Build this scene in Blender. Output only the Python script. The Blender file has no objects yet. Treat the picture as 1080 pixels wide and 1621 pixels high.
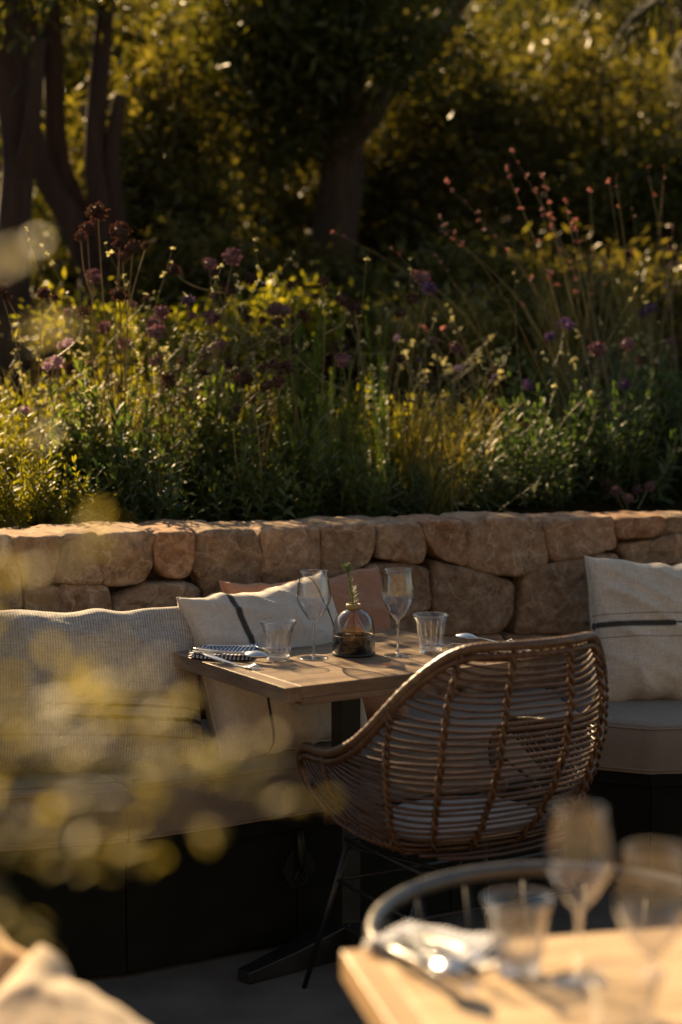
import bpy, bmesh, math, random
import numpy as np
from mathutils import Vector, Matrix, noise as mnoise
R = math.radians
rnd = random.Random(7)
nrg = np.random.default_rng(11)
col = bpy.context.scene.collection
sc = bpy.context.scene

# ---------------------------------------------------------------- camera
CH = 1.55; FP = 3000.0; PITCH = math.atan(290.5 / FP)
cam = bpy.data.cameras.new('camera'); cam_o = bpy.data.objects.new('camera', cam); col.objects.link(cam_o)
cam_o.location = (0, 0, CH); cam_o.rotation_euler = (R(90) - PITCH, 0, 0)
cam.sensor_fit = 'VERTICAL'; cam.sensor_height = 36; cam.lens = FP / 1621 * 36
cam.clip_start = 0.05; cam.clip_end = 400
cam.dof.use_dof = True; cam.dof.focus_distance = 4.85; cam.dof.aperture_fstop = 2.0; cam.dof.aperture_blades = 0
sc.camera = cam_o
# ---------------------------------------------------------------- light
SUN_EL, SUN_AZ = 30.0, 29.0            # azimuth measured from +Y towards -X
sd = Vector((-math.sin(R(SUN_AZ)) * math.cos(R(SUN_EL)), math.cos(R(SUN_AZ)) * math.cos(R(SUN_EL)), math.sin(R(SUN_EL))))
w = bpy.data.worlds.new('World'); sc.world = w; w.use_nodes = True
wn = w.node_tree; wn.nodes.clear()
sky = wn.nodes.new('ShaderNodeTexSky'); sky.sky_type = 'NISHITA'; sky.sun_disc = False
sky.sun_elevation = R(SUN_EL); sky.sun_rotation = R(-SUN_AZ)
bg = wn.nodes.new('ShaderNodeBackground'); bg.inputs[1].default_value = 0.05
wo = wn.nodes.new('ShaderNodeOutputWorld')
tm = wn.nodes.new('ShaderNodeMix'); tm.data_type = 'RGBA'; tm.blend_type = 'MULTIPLY'; tm.inputs[0].default_value = 1; tm.inputs[7].default_value = (.98, .87, .71, 1)
wn.links.new(sky.outputs[0], tm.inputs[6]); wn.links.new(tm.outputs[2], bg.inputs[0]); wn.links.new(bg.outputs[0], wo.inputs[0])
sun = bpy.data.lights.new('sun', 'SUN'); sun.energy = 5.0; sun.angle = R(0.53); sun.color = (1.0, 0.71, 0.38)
sun_o = bpy.data.objects.new('sun', sun); col.objects.link(sun_o)
sun_o.rotation_euler = sd.to_track_quat('Z', 'Y').to_euler(); sun_o.location = (0, 0, 12)
sc.view_settings.view_transform = 'Standard'; sc.view_settings.look = 'None'
sc.view_settings.exposure = 1.63; sc.view_settings.gamma = 1.0; sc.view_settings.use_curve_mapping = False
c = sc.cycles
c.use_denoising = True; c.max_bounces = 8; c.transparent_max_bounces = 24; c.diffuse_bounces = 3
c.glossy_bounces = 4; c.transmission_bounces = 8; c.caustics_reflective = False; c.caustics_refractive = False
c.sample_clamp_indirect = 4.0

# ---------------------------------------------------------------- helpers
def ray(px, py):
    u = (px - 540) / FP; v = -(py - 810.5) / FP
    return Vector((u, math.cos(PITCH) + v * math.sin(PITCH), -math.sin(PITCH) + v * math.cos(PITCH)))
def at(px, py, Y):
    d = ray(px, py); t = Y / d[1]; return Vector((d[0] * t, Y, CH + d[2] * t))
def on(px, py, z):
    d = ray(px, py); t = (z - CH) / d[2]; return Vector((d[0] * t, d[1] * t, z))
def nz(v, s=1.0, o=0.0): return mnoise.noise(Vector((v[0] * s + o, v[1] * s - o, v[2] * s + o * .7)))

class MB:
    def __init__(s): s.v = []; s.f = []; s.m = []; s.mi = 0
    def add(s, vs, fs):
        b = len(s.v); s.v += [tuple(p) for p in vs]; s.f += [tuple(b + i for i in f) for f in fs]; s.m += [s.mi] * len(fs); return s
    def box(s, lo, hi, mat=None):
        x0, y0, z0 = lo; x1, y1, z1 = hi
        vs = [Vector(p) for p in ((x0,y0,z0),(x1,y0,z0),(x1,y1,z0),(x0,y1,z0),(x0,y0,z1),(x1,y0,z1),(x1,y1,z1),(x0,y1,z1))]
        if mat is not None: vs = [mat @ p for p in vs]
        return s.add(vs, [(0,3,2,1),(4,5,6,7),(0,1,5,4),(1,2,6,5),(2,3,7,6),(3,0,4,7)])
    def tube(s, pts, r, n=8, cap=True, closed=False, twist=None):
        pts = [Vector(p) for p in pts]; k = len(pts)
        rr = r if isinstance(r, (list, tuple)) else [r] * k
        vs = []; up = None
        for i, p in enumerate(pts):
            if closed: t = pts[(i + 1) % k] - pts[i - 1]
            else: t = pts[min(i + 1, k - 1)] - pts[max(i - 1, 0)]
            t = t.normalized() if t.length > 1e-9 else Vector((0, 0, 1))
            if up is None:
                up = Vector((0, 0, 1)) if abs(t.z) < .9 else Vector((1, 0, 0))
            a = (up - t * up.dot(t)).normalized(); b = t.cross(a); up = a
            for j in range(n):
                th = 2 * math.pi * j / n
                q = rr[i] * (twist(i, th) if twist else 1)
                vs.append(p + a * math.cos(th) * q + b * math.sin(th) * q)
        fs = []
        for i in range(k if closed else k - 1):
            i2 = (i + 1) % k
            for j in range(n):
                fs.append((i*n+j, i*n+(j+1)%n, i2*n+(j+1)%n, i2*n+j))
        if cap and not closed:
            fs.append(tuple(range(n - 1, -1, -1))); fs.append(tuple((k-1)*n + j for j in range(n)))
        return s.add(vs, fs)
    def lathe(s, prof, n=40, o=(0, 0, 0), rib=None):
        vs = []; fs = []; ox, oy, oz = o
        for i, (r, z) in enumerate(prof):
            for j in range(n):
                th = 2 * math.pi * j / n; q = r * (rib(i, th) if rib else 1)
                vs.append((ox + q * math.cos(th), oy + q * math.sin(th), oz + z))
        for i in range(len(prof) - 1):
            for j in range(n):
                fs.append((i*n+j, i*n+(j+1)%n, (i+1)*n+(j+1)%n, (i+1)*n+j))
        return s.add(vs, fs)
    def build(s, name, mat, parent=None, smooth=True, bevel=0, subsurf=0):
        me = bpy.data.meshes.new(name); me.from_pydata(s.v, [], s.f)
        mats = mat if isinstance(mat, (list, tuple)) else [mat]
        for m in mats: me.materials.append(m)
        if len(mats) > 1: me.polygons.foreach_set('material_index', s.m)
        if smooth: me.polygons.foreach_set('use_smooth', [True] * len(me.polygons))
        me.update()
        o = bpy.data.objects.new(name, me); col.objects.link(o)
        if parent is not None: o.parent = parent
        if bevel:
            b = o.modifiers.new('b', 'BEVEL'); b.width = bevel; b.segments = 2; b.limit_method = 'ANGLE'; b.angle_limit = R(40)
        if subsurf:
            b = o.modifiers.new('s', 'SUBSURF'); b.levels = subsurf; b.render_levels = subsurf
        return o
def np_mesh(name, V, F, mats, midx=None, smooth=False):
    me = bpy.data.meshes.new(name); V = np.asarray(V, dtype=np.float32); F = np.asarray(F, dtype=np.int32)
    me.vertices.add(len(V)); me.vertices.foreach_set('co', V.ravel())
    n, k = F.shape; me.loops.add(n * k); me.loops.foreach_set('vertex_index', F.ravel())
    me.polygons.add(n); me.polygons.foreach_set('loop_start', np.arange(0, n * k, k, dtype=np.int32))
    me.polygons.foreach_set('loop_total', np.full(n, k, dtype=np.int32))
    for m in mats: me.materials.append(m)
    if smooth: me.polygons.foreach_set('use_smooth', [True] * n)
    me.update(); me.validate(); return me
def link(name, me, parent=None, loc=None, rot=None, scale=None):
    o = bpy.data.objects.new(name, me); col.objects.link(o)
    if parent is not None: o.parent = parent
    if loc is not None: o.location = loc
    if rot is not None: o.rotation_euler = rot
    if scale is not None: o.scale = (scale,) * 3 if not isinstance(scale, tuple) else scale
    return o
def tag(o, label, cat, group=None, kind=None):
    if label: o['label'] = label
    if cat: o['category'] = cat
    if group: o['group'] = group
    if kind: o['kind'] = kind
    return o
def thing(name, label, cat, loc=(0, 0, 0), rz=0.0, group=None):
    o = bpy.data.objects.new(name, None); col.objects.link(o); o.empty_display_size = .05
    o.location = loc; o.rotation_euler = (0, 0, rz); return tag(o, label, cat, group)
def copy_tree(o, parent=None):
    k = o.copy(); col.objects.link(k); k.parent = parent
    for ch in o.children: copy_tree(ch, k)
    return k
def spline(P, n):
    P = [Vector(p) for p in P]; out = []
    for i in range(len(P) - 1):
        p0 = P[max(i-1, 0)]; p1 = P[i]; p2 = P[i+1]; p3 = P[min(i+2, len(P)-1)]
        for k in range(n):
            t = k / n
            out.append(.5 * ((2*p1) + (p2-p0)*t + (2*p0-5*p1+4*p2-p3)*t*t + (-p0+3*p1-3*p2+p3)*t**3))
    out.append(P[-1]); return out
def lerp_tab(tab, x):
    if x <= tab[0][0]: return tab[0][1]
    for (a, b), (c2, d) in zip(tab, tab[1:]):
        if x <= c2:
            t = (x - a) / (c2 - a); t2 = t * t * (3 - 2 * t); t = .5 * t + .5 * t2
            return b + (d - b) * t
    return tab[-1][1]

# ---------------------------------------------------------------- materials
def newmat(name):
    m = bpy.data.materials.new(name); m.use_nodes = True; nt = m.node_tree
    return m, nt, nt.nodes['Principled BSDF'], nt.nodes['Material Output']
def N(nt, t, **kw):
    n = nt.nodes.new(t)
    for k, v in kw.items():
        if isinstance(k, str) and hasattr(n, k): setattr(n, k, v)
    return n
def L(nt, a, b): nt.links.new(a, b)
def ramp(nt, fac, stops):
    r = N(nt, 'ShaderNodeValToRGB'); e = r.color_ramp.elements
    while len(e) < len(stops): e.new(0.5)
    for k, (p, cc) in enumerate(stops): e[k].position = p; e[k].color = (*cc, 1)
    L(nt, fac, r.inputs[0]); return r.outputs[0]
def coords(nt, which='Object', scale=(1, 1, 1), rot=(0, 0, 0)):
    tc = N(nt, 'ShaderNodeTexCoord'); mp = N(nt, 'ShaderNodeMapping')
    mp.inputs['Scale'].default_value = scale; mp.inputs['Rotation'].default_value = rot
    L(nt, tc.outputs[which], mp.inputs[0]); return mp.outputs[0]
def noise(nt, vec, scale, detail=4, rough=.55):
    n = N(nt, 'ShaderNodeTexNoise'); n.inputs['Scale'].default_value = scale; n.inputs['Detail'].default_value = detail
    n.inputs['Roughness'].default_value = rough
    if vec is not None: L(nt, vec, n.inputs['Vector'])
    return n.outputs[0]
def bump(nt, h, strength, dist, prev=None):
    b = N(nt, 'ShaderNodeBump'); b.inputs['Strength'].default_value = strength; b.inputs['Distance'].default_value = dist
    L(nt, h, b.inputs['Height'])
    if prev is not None: L(nt, prev, b.inputs['Normal'])
    return b.outputs[0]
def mix(nt, fac, a, b, mode='MIX'):
    m = N(nt, 'ShaderNodeMix'); m.data_type = 'RGBA'; m.blend_type = mode
    for sock, val in ((m.inputs[0], fac), (m.inputs[6], a), (m.inputs[7], b)):
        if isinstance(val, (int, float)): sock.default_value = val
        elif isinstance(val, tuple): sock.default_value = (*val, 1) if len(val) == 3 else val
        else: L(nt, val, sock)
    return m.outputs[2]
def mth(nt, op, a, b=None, c3=None):
    m = N(nt, 'ShaderNodeMath'); m.operation = op
    for i, val in enumerate((a, b, c3)):
        if val is None: continue
        if isinstance(val, (int, float)): m.inputs[i].default_value = val
        else: L(nt, val, m.inputs[i])
    return m.outputs[0]

def mat_simple(name, colr, rough=.5, metal=0, spec=.5, nscale=0, namt=.2, bmp=0, bscale=40, coat=0):
    m, nt, p, o = newmat(name)
    p.inputs['Base Color'].default_value = (*colr, 1); p.inputs['Roughness'].default_value = rough
    p.inputs['Metallic'].default_value = metal; p.inputs['Specular IOR Level'].default_value = spec
    if coat: p.inputs['Coat Weight'].default_value = coat
    v = coords(nt)
    if nscale:
        n = noise(nt, v, nscale)
        L(nt, ramp(nt, n, [(.3, tuple(x * (1 - namt) for x in colr)), (.7, tuple(min(1, x * (1 + namt)) for x in colr))]), p.inputs['Base Color'])
        L(nt, ramp(nt, n, [(.3, (max(0, rough-.08),)*3), (.7, (min(1, rough+.08),)*3)]), p.inputs['Roughness'])
    if bmp: L(nt, bump(nt, noise(nt, v, bscale, 6), bmp, .004), p.inputs['Normal'])
    return m
def mat_stone():
    m, nt, p, o = newmat('rubble_stone'); tc = N(nt, 'ShaderNodeTexCoord'); oi = N(nt, 'ShaderNodeObjectInfo')
    add = N(nt, 'ShaderNodeVectorMath'); add.operation = 'ADD'
    L(nt, tc.outputs['Object'], add.inputs[0])
    cx = N(nt, 'ShaderNodeCombineXYZ'); L(nt, mth(nt, 'MULTIPLY', oi.outputs['Random'], 31.0), cx.inputs[0]); L(nt, cx.outputs[0], add.inputs[1])
    v = add.outputs[0]
    n1 = noise(nt, v, 7, 12, .74); n2 = noise(nt, v, 24, 10, .78); n3 = noise(nt, v, 5, 8, .7)
    c1 = ramp(nt, n1, [(.30, (.14, .08, .045)), (.43, (.37, .285, .21)), (.55, (.53, .43, .335)), (.68, (.80, .70, .58))])
    c2 = ramp(nt, n2, [(.38, (.18, .11, .065)), (.54, (.50, .39, .29)), (.66, (.82, .70, .58))])
    cc = mix(nt, .5, c1, c2)
    nv = N(nt, 'ShaderNodeTexNoise'); nv.inputs['Scale'].default_value = 9; nv.inputs['Detail'].default_value = 5; L(nt, v, nv.inputs['Vector'])
    dv = mix(nt, .12, v, nv.outputs['Color']); ve = N(nt, 'ShaderNodeTexVoronoi'); ve.feature = 'DISTANCE_TO_EDGE'; ve.inputs['Scale'].default_value = 4.0; L(nt, dv, ve.inputs['Vector'])
    crack = ramp(nt, ve.outputs['Distance'], [(0.0, (1, 1, 1)), (.035, (0, 0, 0))]); cc = mix(nt, mth(nt, 'MULTIPLY', crack, .22), cc, (.14, .09, .06))
    band = mth(nt, 'ABSOLUTE', mth(nt, 'SUBTRACT', nv.outputs[0], .5)); vein = ramp(nt, band, [(0, (1, 1, 1)), (.022, (0, 0, 0))]); cc = mix(nt, mth(nt, 'MULTIPLY', vein, .45), cc, (.85, .76, .64))
    pit = ramp(nt, noise(nt, v, 110, 3, .6), [(.34, (.45, .42, .40)), (.46, (1, 1, 1))]); cc = mix(nt, .38, cc, pit, 'MULTIPLY')
    rust = ramp(nt, n3, [(.5, (0, 0, 0)), (.68, (1, 1, 1))]); cc = mix(nt, mth(nt, 'MULTIPLY', rust, .38), cc, (.46, .25, .13))
    tint = ramp(nt, oi.outputs['Random'], [(0, (.80, .70, .62)), (.35, (1.0, .88, .76)), (.6, (1.12, .98, .86)), (.85, (1.05, .78, .6)), (1, (.9, .86, .82))])
    cc = mix(nt, 1.0, cc, tint, 'MULTIPLY')
    L(nt, cc, p.inputs['Base Color']); p.inputs['Roughness'].default_value = .85; p.inputs['Specular IOR Level'].default_value = .25
    vo = N(nt, 'ShaderNodeTexVoronoi'); vo.inputs['Scale'].default_value = 14; L(nt, v, vo.inputs['Vector'])
    b1 = bump(nt, vo.outputs['Distance'], .4, .015); b1 = bump(nt, mth(nt, 'MULTIPLY', crack, -1.0), .35, .006, b1); b2 = bump(nt, n1, 1.0, .035, b1); b3 = bump(nt, n2, .9, .010, b2)
    L(nt, bump(nt, noise(nt, v, 160, 4), .4, .0015, b3), p.inputs['Normal'])
    return m
def mat_wood(name, dark, mid, light, rough=.45, axis=0, scale=1.0):
    m, nt, p, o = newmat(name); tc = N(nt, 'ShaderNodeTexCoord'); oi = N(nt, 'ShaderNodeObjectInfo')
    mp = N(nt, 'ShaderNodeMapping'); s = [9.0, 9.0, 9.0]; s[axis] = 1.0; mp.inputs['Scale'].default_value = tuple(x * scale for x in s)
    add = N(nt, 'ShaderNodeVectorMath'); add.operation = 'ADD'; L(nt, tc.outputs['Object'], add.inputs[0])
    cx = N(nt, 'ShaderNodeCombineXYZ'); L(nt, mth(nt, 'MULTIPLY', oi.outputs['Random'], 7.0), cx.inputs[axis]); L(nt, cx.outputs[0], add.inputs[1])
    L(nt, add.outputs[0], mp.inputs[0]); v = mp.outputs[0]
    n1 = noise(nt, v, 3.0, 8, .6); n2 = noise(nt, v, 22, 6, .7)
    cc = ramp(nt, n1, [(.3, dark), (.5, mid), (.72, light)]); g = ramp(nt, n2, [(.35, (.72,)*3), (.6, (1.05,)*3)])
    cc = mix(nt, 1.0, cc, g, 'MULTIPLY'); L(nt, cc, p.inputs['Base Color'])
    L(nt, ramp(nt, n2, [(.3, (rough+.15,)*3), (.7, (rough-.08,)*3)]), p.inputs['Roughness'])
    L(nt, bump(nt, n2, .25, .0015), p.inputs['Normal']); return m
def mat_leaf(name, dark, light, trans=.35, rough=.42, tcol=None, island=True, spec=.5):
    m, nt, p, o = newmat(name); g = N(nt, 'ShaderNodeNewGeometry'); oi = N(nt, 'ShaderNodeObjectInfo')
    rf = mth(nt, 'FRACT', mth(nt, 'ADD', g.outputs['Random Per Island'], oi.outputs['Random']))
    cc = ramp(nt, rf, [(0, dark), (.55, tuple((a + b) / 2 for a, b in zip(dark, light))), (1, light)])
    n = noise(nt, coords(nt), 3.0); cc = mix(nt, 1.0, cc, ramp(nt, n, [(.3, (.75, .8, .7)), (.7, (1.2, 1.12, 1.0))]), 'MULTIPLY')
    L(nt, cc, p.inputs['Base Color']); p.inputs['Roughness'].default_value = rough; p.inputs['Specular IOR Level'].default_value = spec
    tr = N(nt, 'ShaderNodeBsdfTranslucent'); tc = mix(nt, 1.0, cc, tcol or (1.9, 1.7, .7), 'MULTIPLY'); L(nt, tc, tr.inputs[0])
    mx = N(nt, 'ShaderNodeMixShader'); mx.inputs[0].default_value = trans
    L(nt, p.outputs[0], mx.inputs[1]); L(nt, tr.outputs[0], mx.inputs[2]); L(nt, mx.outputs[0], o.inputs[0]); return m
def mat_glass_thin(name, tint=(1, 1, 1), rough=.02, base=.035):
    m, nt, p, o = newmat(name); nt.nodes.remove(p)
    lw = N(nt, 'ShaderNodeLayerWeight'); fz = mth(nt, 'MULTIPLY', mth(nt, 'POWER', lw.outputs['Facing'], 2.6), .85)
    t = N(nt, 'ShaderNodeBsdfTransparent'); t.inputs[0].default_value = (*tint, 1)
    gl = N(nt, 'ShaderNodeBsdfGlossy'); gl.inputs[1].default_value = rough
    ed = mth(nt, 'POWER', lw.outputs['Facing'], 3.5); L(nt, mix(nt, ed, (*tint,), tuple(x * .42 for x in tint)), t.inputs[0])
    mx = N(nt, 'ShaderNodeMixShader'); L(nt, mth(nt, 'ADD', fz, base), mx.inputs[0])
    L(nt, t.outputs[0], mx.inputs[1]); L(nt, gl.outputs[0], mx.inputs[2]); L(nt, mx.outputs[0], o.inputs[0]); return m
def mat_glass_solid(name, share=.5):
    m, nt, p, o = newmat(name); nt.nodes.remove(p)
    gl = N(nt, 'ShaderNodeBsdfGlass'); gl.inputs['IOR'].default_value = 1.5; gl.inputs['Roughness'].default_value = .01
    t = N(nt, 'ShaderNodeBsdfTransparent'); mx = N(nt, 'ShaderNodeMixShader'); mx.inputs[0].default_value = share
    L(nt, t.outputs[0], mx.inputs[1]); L(nt, gl.outputs[0], mx.inputs[2]); L(nt, mx.outputs[0], o.inputs[0]); return m
def mat_fabric(name, base, var=.12, rib=0, ribax=0, stripes=(), weave=900, rough=.9, slub=.1):
    """woven cloth; stripes = list of (axis, position, half width, colour, cut axis range lo, hi)"""
    m, nt, p, o = newmat(name); tc = N(nt, 'ShaderNodeTexCoord'); sp = N(nt, 'ShaderNodeSeparateXYZ'); L(nt, tc.outputs['Object'], sp.inputs[0])
    v = tc.outputs['Object']
    n1 = noise(nt, v, 9, 5); cc = ramp(nt, n1, [(.3, tuple(x*(1-var) for x in base)), (.7, tuple(min(1, x*(1+var)) for x in base))])
    mp = N(nt, 'ShaderNodeMapping'); mp.inputs['Scale'].default_value = (45, 45, 430); L(nt, v, mp.inputs[0])
    mq = N(nt, 'ShaderNodeMapping'); mq.inputs['Scale'].default_value = (430, 45, 45); L(nt, v, mq.inputs[0])
    t1 = noise(nt, mp.outputs[0], 1, 3); t2 = noise(nt, mq.outputs[0], 1, 3)
    th = mth(nt, 'ADD', t1, t2); tcl = ramp(nt, mth(nt, 'MULTIPLY', th, .5), [(.38, (1-slub*2.2,)*3), (.62, (1+slub,)*3)])
    cc = mix(nt, 1.0, cc, tcl, 'MULTIPLY')
    h = th
    if rib:
        wv = N(nt, 'ShaderNodeTexWave'); wv.wave_type = 'BANDS'; wv.bands_direction = 'XYZ'[ribax]; wv.inputs['Scale'].default_value = rib
        wv.inputs['Distortion'].default_value = 1.2; wv.inputs['Detail'].default_value = 2; wv.inputs['Detail Scale'].default_value = .6; L(nt, v, wv.inputs['Vector'])
        cc = mix(nt, 1.0, cc, ramp(nt, wv.outputs[1], [(.2, (.72, .72, .73)), (.8, (1.1, 1.09, 1.06))]), 'MULTIPLY'); h = mth(nt, 'ADD', th, wv.outputs[1])
    for (ax, pos, hw, scol, cax, lo, hi, jag) in stripes:
        dist = mth(nt, 'ABSOLUTE', mth(nt, 'SUBTRACT', sp.outputs[ax], pos))
        if jag:
            jn = N(nt, 'ShaderNodeTexWave'); jn.bands_direction = 'XYZ'[cax]; jn.inputs['Scale'].default_value = jag; L(nt, v, jn.inputs['Vector'])
            dist = mth(nt, 'ADD', dist, mth(nt, 'MULTIPLY', jn.outputs[1], hw * .45))
        f = mth(nt, 'LESS_THAN', dist, hw)
        f = mth(nt, 'MULTIPLY', f, mth(nt, 'GREATER_THAN', sp.outputs[cax], lo)); f = mth(nt, 'MULTIPLY', f, mth(nt, 'LESS_THAN', sp.outputs[cax], hi))
        f = mth(nt, 'MULTIPLY', f, mth(nt, 'LESS_THAN', sp.outputs[1], 0.0))
        cc = mix(nt, mth(nt, 'MULTIPLY', f, .94), cc, scol)
    L(nt, cc, p.inputs['Base Color']); p.inputs['Roughness'].default_value = rough; p.inputs['Specular IOR Level'].default_value = .15
    p.inputs['Sheen Weight'].default_value = .15
    b0 = bump(nt, noise(nt, v, 14, 3), .35, .012)
    L(nt, bump(nt, h, .5, .0012, b0), p.inputs['Normal']); return m

M = {}
M['stone'] = mat_stone()
M['mortar'] = mat_simple('earth_mortar', (.05, .034, .022), .95, nscale=30, bmp=.8, bscale=60)
M['soil'] = mat_simple('soil', (.055, .036, .02), 1.0, spec=.1, nscale=4, namt=.5, bmp=.9, bscale=18)
M['litter0'] = mat_simple('leaf_litter', (.020, .015, .007), 1.0, spec=.02, nscale=2.5, namt=.55, bmp=1, bscale=9)
M['floor'] = mat_simple('terrace_concrete', (.115, .098, .08), .9, nscale=5, namt=.35, bmp=.3, bscale=70)
M['black'] = mat_simple('black_steel', (.012, .012, .012), .42, metal=.0, nscale=20, namt=.3)
M['panel'] = mat_simple('dark_bench_paint', (.010, .011, .008), .8, spec=.12, nscale=9, namt=.35, bmp=.15, bscale=50)
M['iron'] = mat_simple('old_iron', (.008, .008, .008), .5, metal=.2, nscale=40, namt=.5)
M['wood'] = mat_wood('oiled_oak', (.075, .046, .028), (.17, .112, .070), (.29, .205, .135), .38)
M['woodf'] = mat_wood('honey_oak', (.34, .22, .115), (.50, .355, .21), (.62, .46, .29), .42)
M['rattan'] = mat_wood('rattan', (.034, .016, .008), (.070, .034, .016), (.12, .062, .030), .32, 0, 2.0)
M['wrap'] = mat_wood('rattan_binding', (.05, .028, .014), (.12, .066, .034), (.20, .125, .072), .32, 0, 4.0)
M['rib'] = mat_wood('rattan_rib', (.045, .022, .01), (.10, .05, .022), (.17, .09, .04), .4, 2, 2.0)
M['glass'] = mat_glass_thin('clear_glass', (.985, .985, .985), .012, .07); M['glass_solid'] = mat_glass_solid('heavy_glass', .65)
M['glassfoot'] = mat_glass_thin('glass_foot', (.97, .97, .97), .14, .16)
M['smoke'] = mat_glass_thin('smoked_glass', (.95, .92, .89), .015, .04)
M['amber'] = mat_glass_thin('amber_glass', (.97, .72, .48), .03, .05)
M['steel'] = mat_simple('cutlery_steel', (.62, .62, .62), .16, metal=1.0)
M['wax'] = mat_simple('tealight_wax', (.75, .74, .70), .5)
M['cork'] = mat_simple('brass_collar', (.32, .24, .12), .5, nscale=50, namt=.3)
M['bark'] = mat_wood('grey_bark', (.03, .018, .011), (.06, .036, .022), (.09, .056, .035), .9, 2, .8)
M['bark_pale'] = mat_wood('reddish_bark', (.025, .012, .008), (.045, .023, .014), (.07, .037, .024), .95, 2, .8)
M['stem'] = mat_leaf('plant_stem', (.10, .11, .035), (.20, .19, .08), .15, .5)
M['drystem'] = mat_leaf('dry_stem', (.18, .13, .06), (.30, .24, .11), .2, .5)
M['sage'] = mat_leaf('sage_leaf', (.065, .095, .035), (.15, .19, .075), .42, .55, (1.8, 1.75, .55), spec=.3)
M['lime'] = mat_leaf('fine_leaf', (.10, .12, .018), (.25, .25, .045), .56, .5, (2.0, 1.75, .5), spec=.3)
M['dark'] = mat_leaf('dark_sage_leaf', (.045, .075, .035), (.10, .145, .07), .36, .55, (1.6, 1.7, .6), spec=.3)
M['rosem'] = mat_leaf('rosemary_needle', (.06, .11, .015), (.14, .21, .035), .42, .4, (1.8, 1.8, .5))
M['grass'] = mat_leaf('grass_blade', (.11, .11, .025), (.24, .21, .07), .4, .45)
M['tree1'] = mat_leaf('olive_leaf', (.058, .058, .017), (.125, .112, .036), .5, .42, (1.8, 1.65, .55), spec=.3)
M['tree2'] = mat_leaf('grey_olive_leaf', (.075, .082, .032), (.16, .16, .065), .52, .42, (1.7, 1.5, .6), spec=.35)
M['tree3'] = mat_leaf('dark_tree_leaf', (.042, .050, .015), (.095, .098, .028), .44, .45, (1.7, 1.5, .45), spec=.3)
M['palm'] = mat_leaf('palm_fan', (.02, .02, .007), (.035, .033, .012), .1, .8, spec=.1)
M['fgleaf'] = mat_leaf('shrub_leaf', (.22, .20, .055), (.46, .40, .15), .5, .5, (1.4, 1.3, .7), spec=.25)
M['brownfl'] = mat_leaf('seed_head', (.048, .030, .027), (.10, .062, .058), .25, .8, (1.6, 1.1, .95), spec=.2)
M['mauvefl'] = mat_leaf('mauve_floret', (.12, .065, .085), (.23, .135, .17), .3, .6, (1.3, 1.0, 1.2))
M['purplefl'] = mat_leaf('purple_floret', (.07, .045, .12), (.15, .10, .24), .35, .6, (1.3, 1.0, 1.3))
M['lilacfl'] = mat_leaf('lilac_floret', (.42, .30, .45), (.58, .46, .60), .4, .6, (1.2, 1.0, 1.1))
M['creamfl'] = mat_leaf('cream_petal', (.50, .48, .26), (.75, .72, .50), .45, .6, (1.1, 1.05, .8))
M['pinkfl'] = mat_leaf('pink_petal', (.30, .12, .13), (.48, .25, .25), .4, .6, (1.2, .95, .9))

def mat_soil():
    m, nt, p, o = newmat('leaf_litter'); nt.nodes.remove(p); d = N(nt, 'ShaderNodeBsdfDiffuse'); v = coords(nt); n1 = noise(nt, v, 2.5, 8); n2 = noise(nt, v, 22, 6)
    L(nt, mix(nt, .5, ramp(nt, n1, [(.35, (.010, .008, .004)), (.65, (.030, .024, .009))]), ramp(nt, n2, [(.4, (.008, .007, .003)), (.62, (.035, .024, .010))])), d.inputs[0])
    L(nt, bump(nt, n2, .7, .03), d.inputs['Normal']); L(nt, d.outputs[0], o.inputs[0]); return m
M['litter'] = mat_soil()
# ---------------------------------------------------------------- terrain
WA = Vector((-.896, 4.95)); WB = Vector((1.057, 5.84)); WU = (WB - WA).normalized(); WN = Vector((-WU.y, WU.x))
def wall_xy(s, d): q = WA + WU * s + WN * d; return q.x, q.y
def behind(x, y): return (Vector((x, y)) - WA).dot(WN)
HT = [(-3, .93), (.3, .93), (3.0, 1.18), (5.2, 1.50), (10, 2.6), (17, 6.1), (60, 13)]
def ground_z(x, y):
    d = behind(x, y)
    if d <= HT[0][0]: z = HT[0][1]
    else:
        z = HT[-1][1]
        for (a, b), (c2, e) in zip(HT, HT[1:]):
            if d <= c2: z = b + (e - b) * (d - a) / (c2 - a); break
    k = min(1, max(0, (d - .6) / 2)); return z + k * .12 * nz((x, y, 0), .6) + k * .04 * nz((x, y, 3), 2.3)
V = []; F = []
us = np.concatenate([np.linspace(-60, -8, 14), np.linspace(-7, 9, 80), np.linspace(10, 60, 14)])
ds = np.concatenate([np.linspace(.30, 18, 110), np.linspace(19, 80, 14)])
for d in ds:
    for u in us:
        x, y = wall_xy(u, d); V.append((x, y, ground_z(x, y)))
nu = len(us)
for i in range(len(ds) - 1):
    for j in range(nu - 1): F.append((i*nu+j, i*nu+j+1, (i+1)*nu+j+1, (i+1)*nu+j))
tag(link('garden_ground', np_mesh('garden_ground', V, F, [M['litter']], smooth=True)), 'dark leaf strewn soil rising in a bank behind the stone wall', None, kind='structure')
b = MB(); b.add([(-60, -60, 0), (60, -60, 0), (60, 40, 0), (-60, 40, 0)], [(0, 1, 2, 3)])
hw = MB(); hw.box((-14, -3.6, 0), (14, -3.3, 4.2)); tag(hw.build('sky_block_wall', mat_simple('sky_block_matte', (.13, .11, .085), .9, spec=.2, nscale=3, namt=.15), smooth=False), 'plain unseen wall added behind the viewer to cut the sky light', None, kind='structure')  # added out of view behind the camera to hold sky light off the seating
tag(b.build('terrace_floor', M['floor'], smooth=False), 'grey brown concrete terrace floor under the tables', None, kind='structure')

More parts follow.
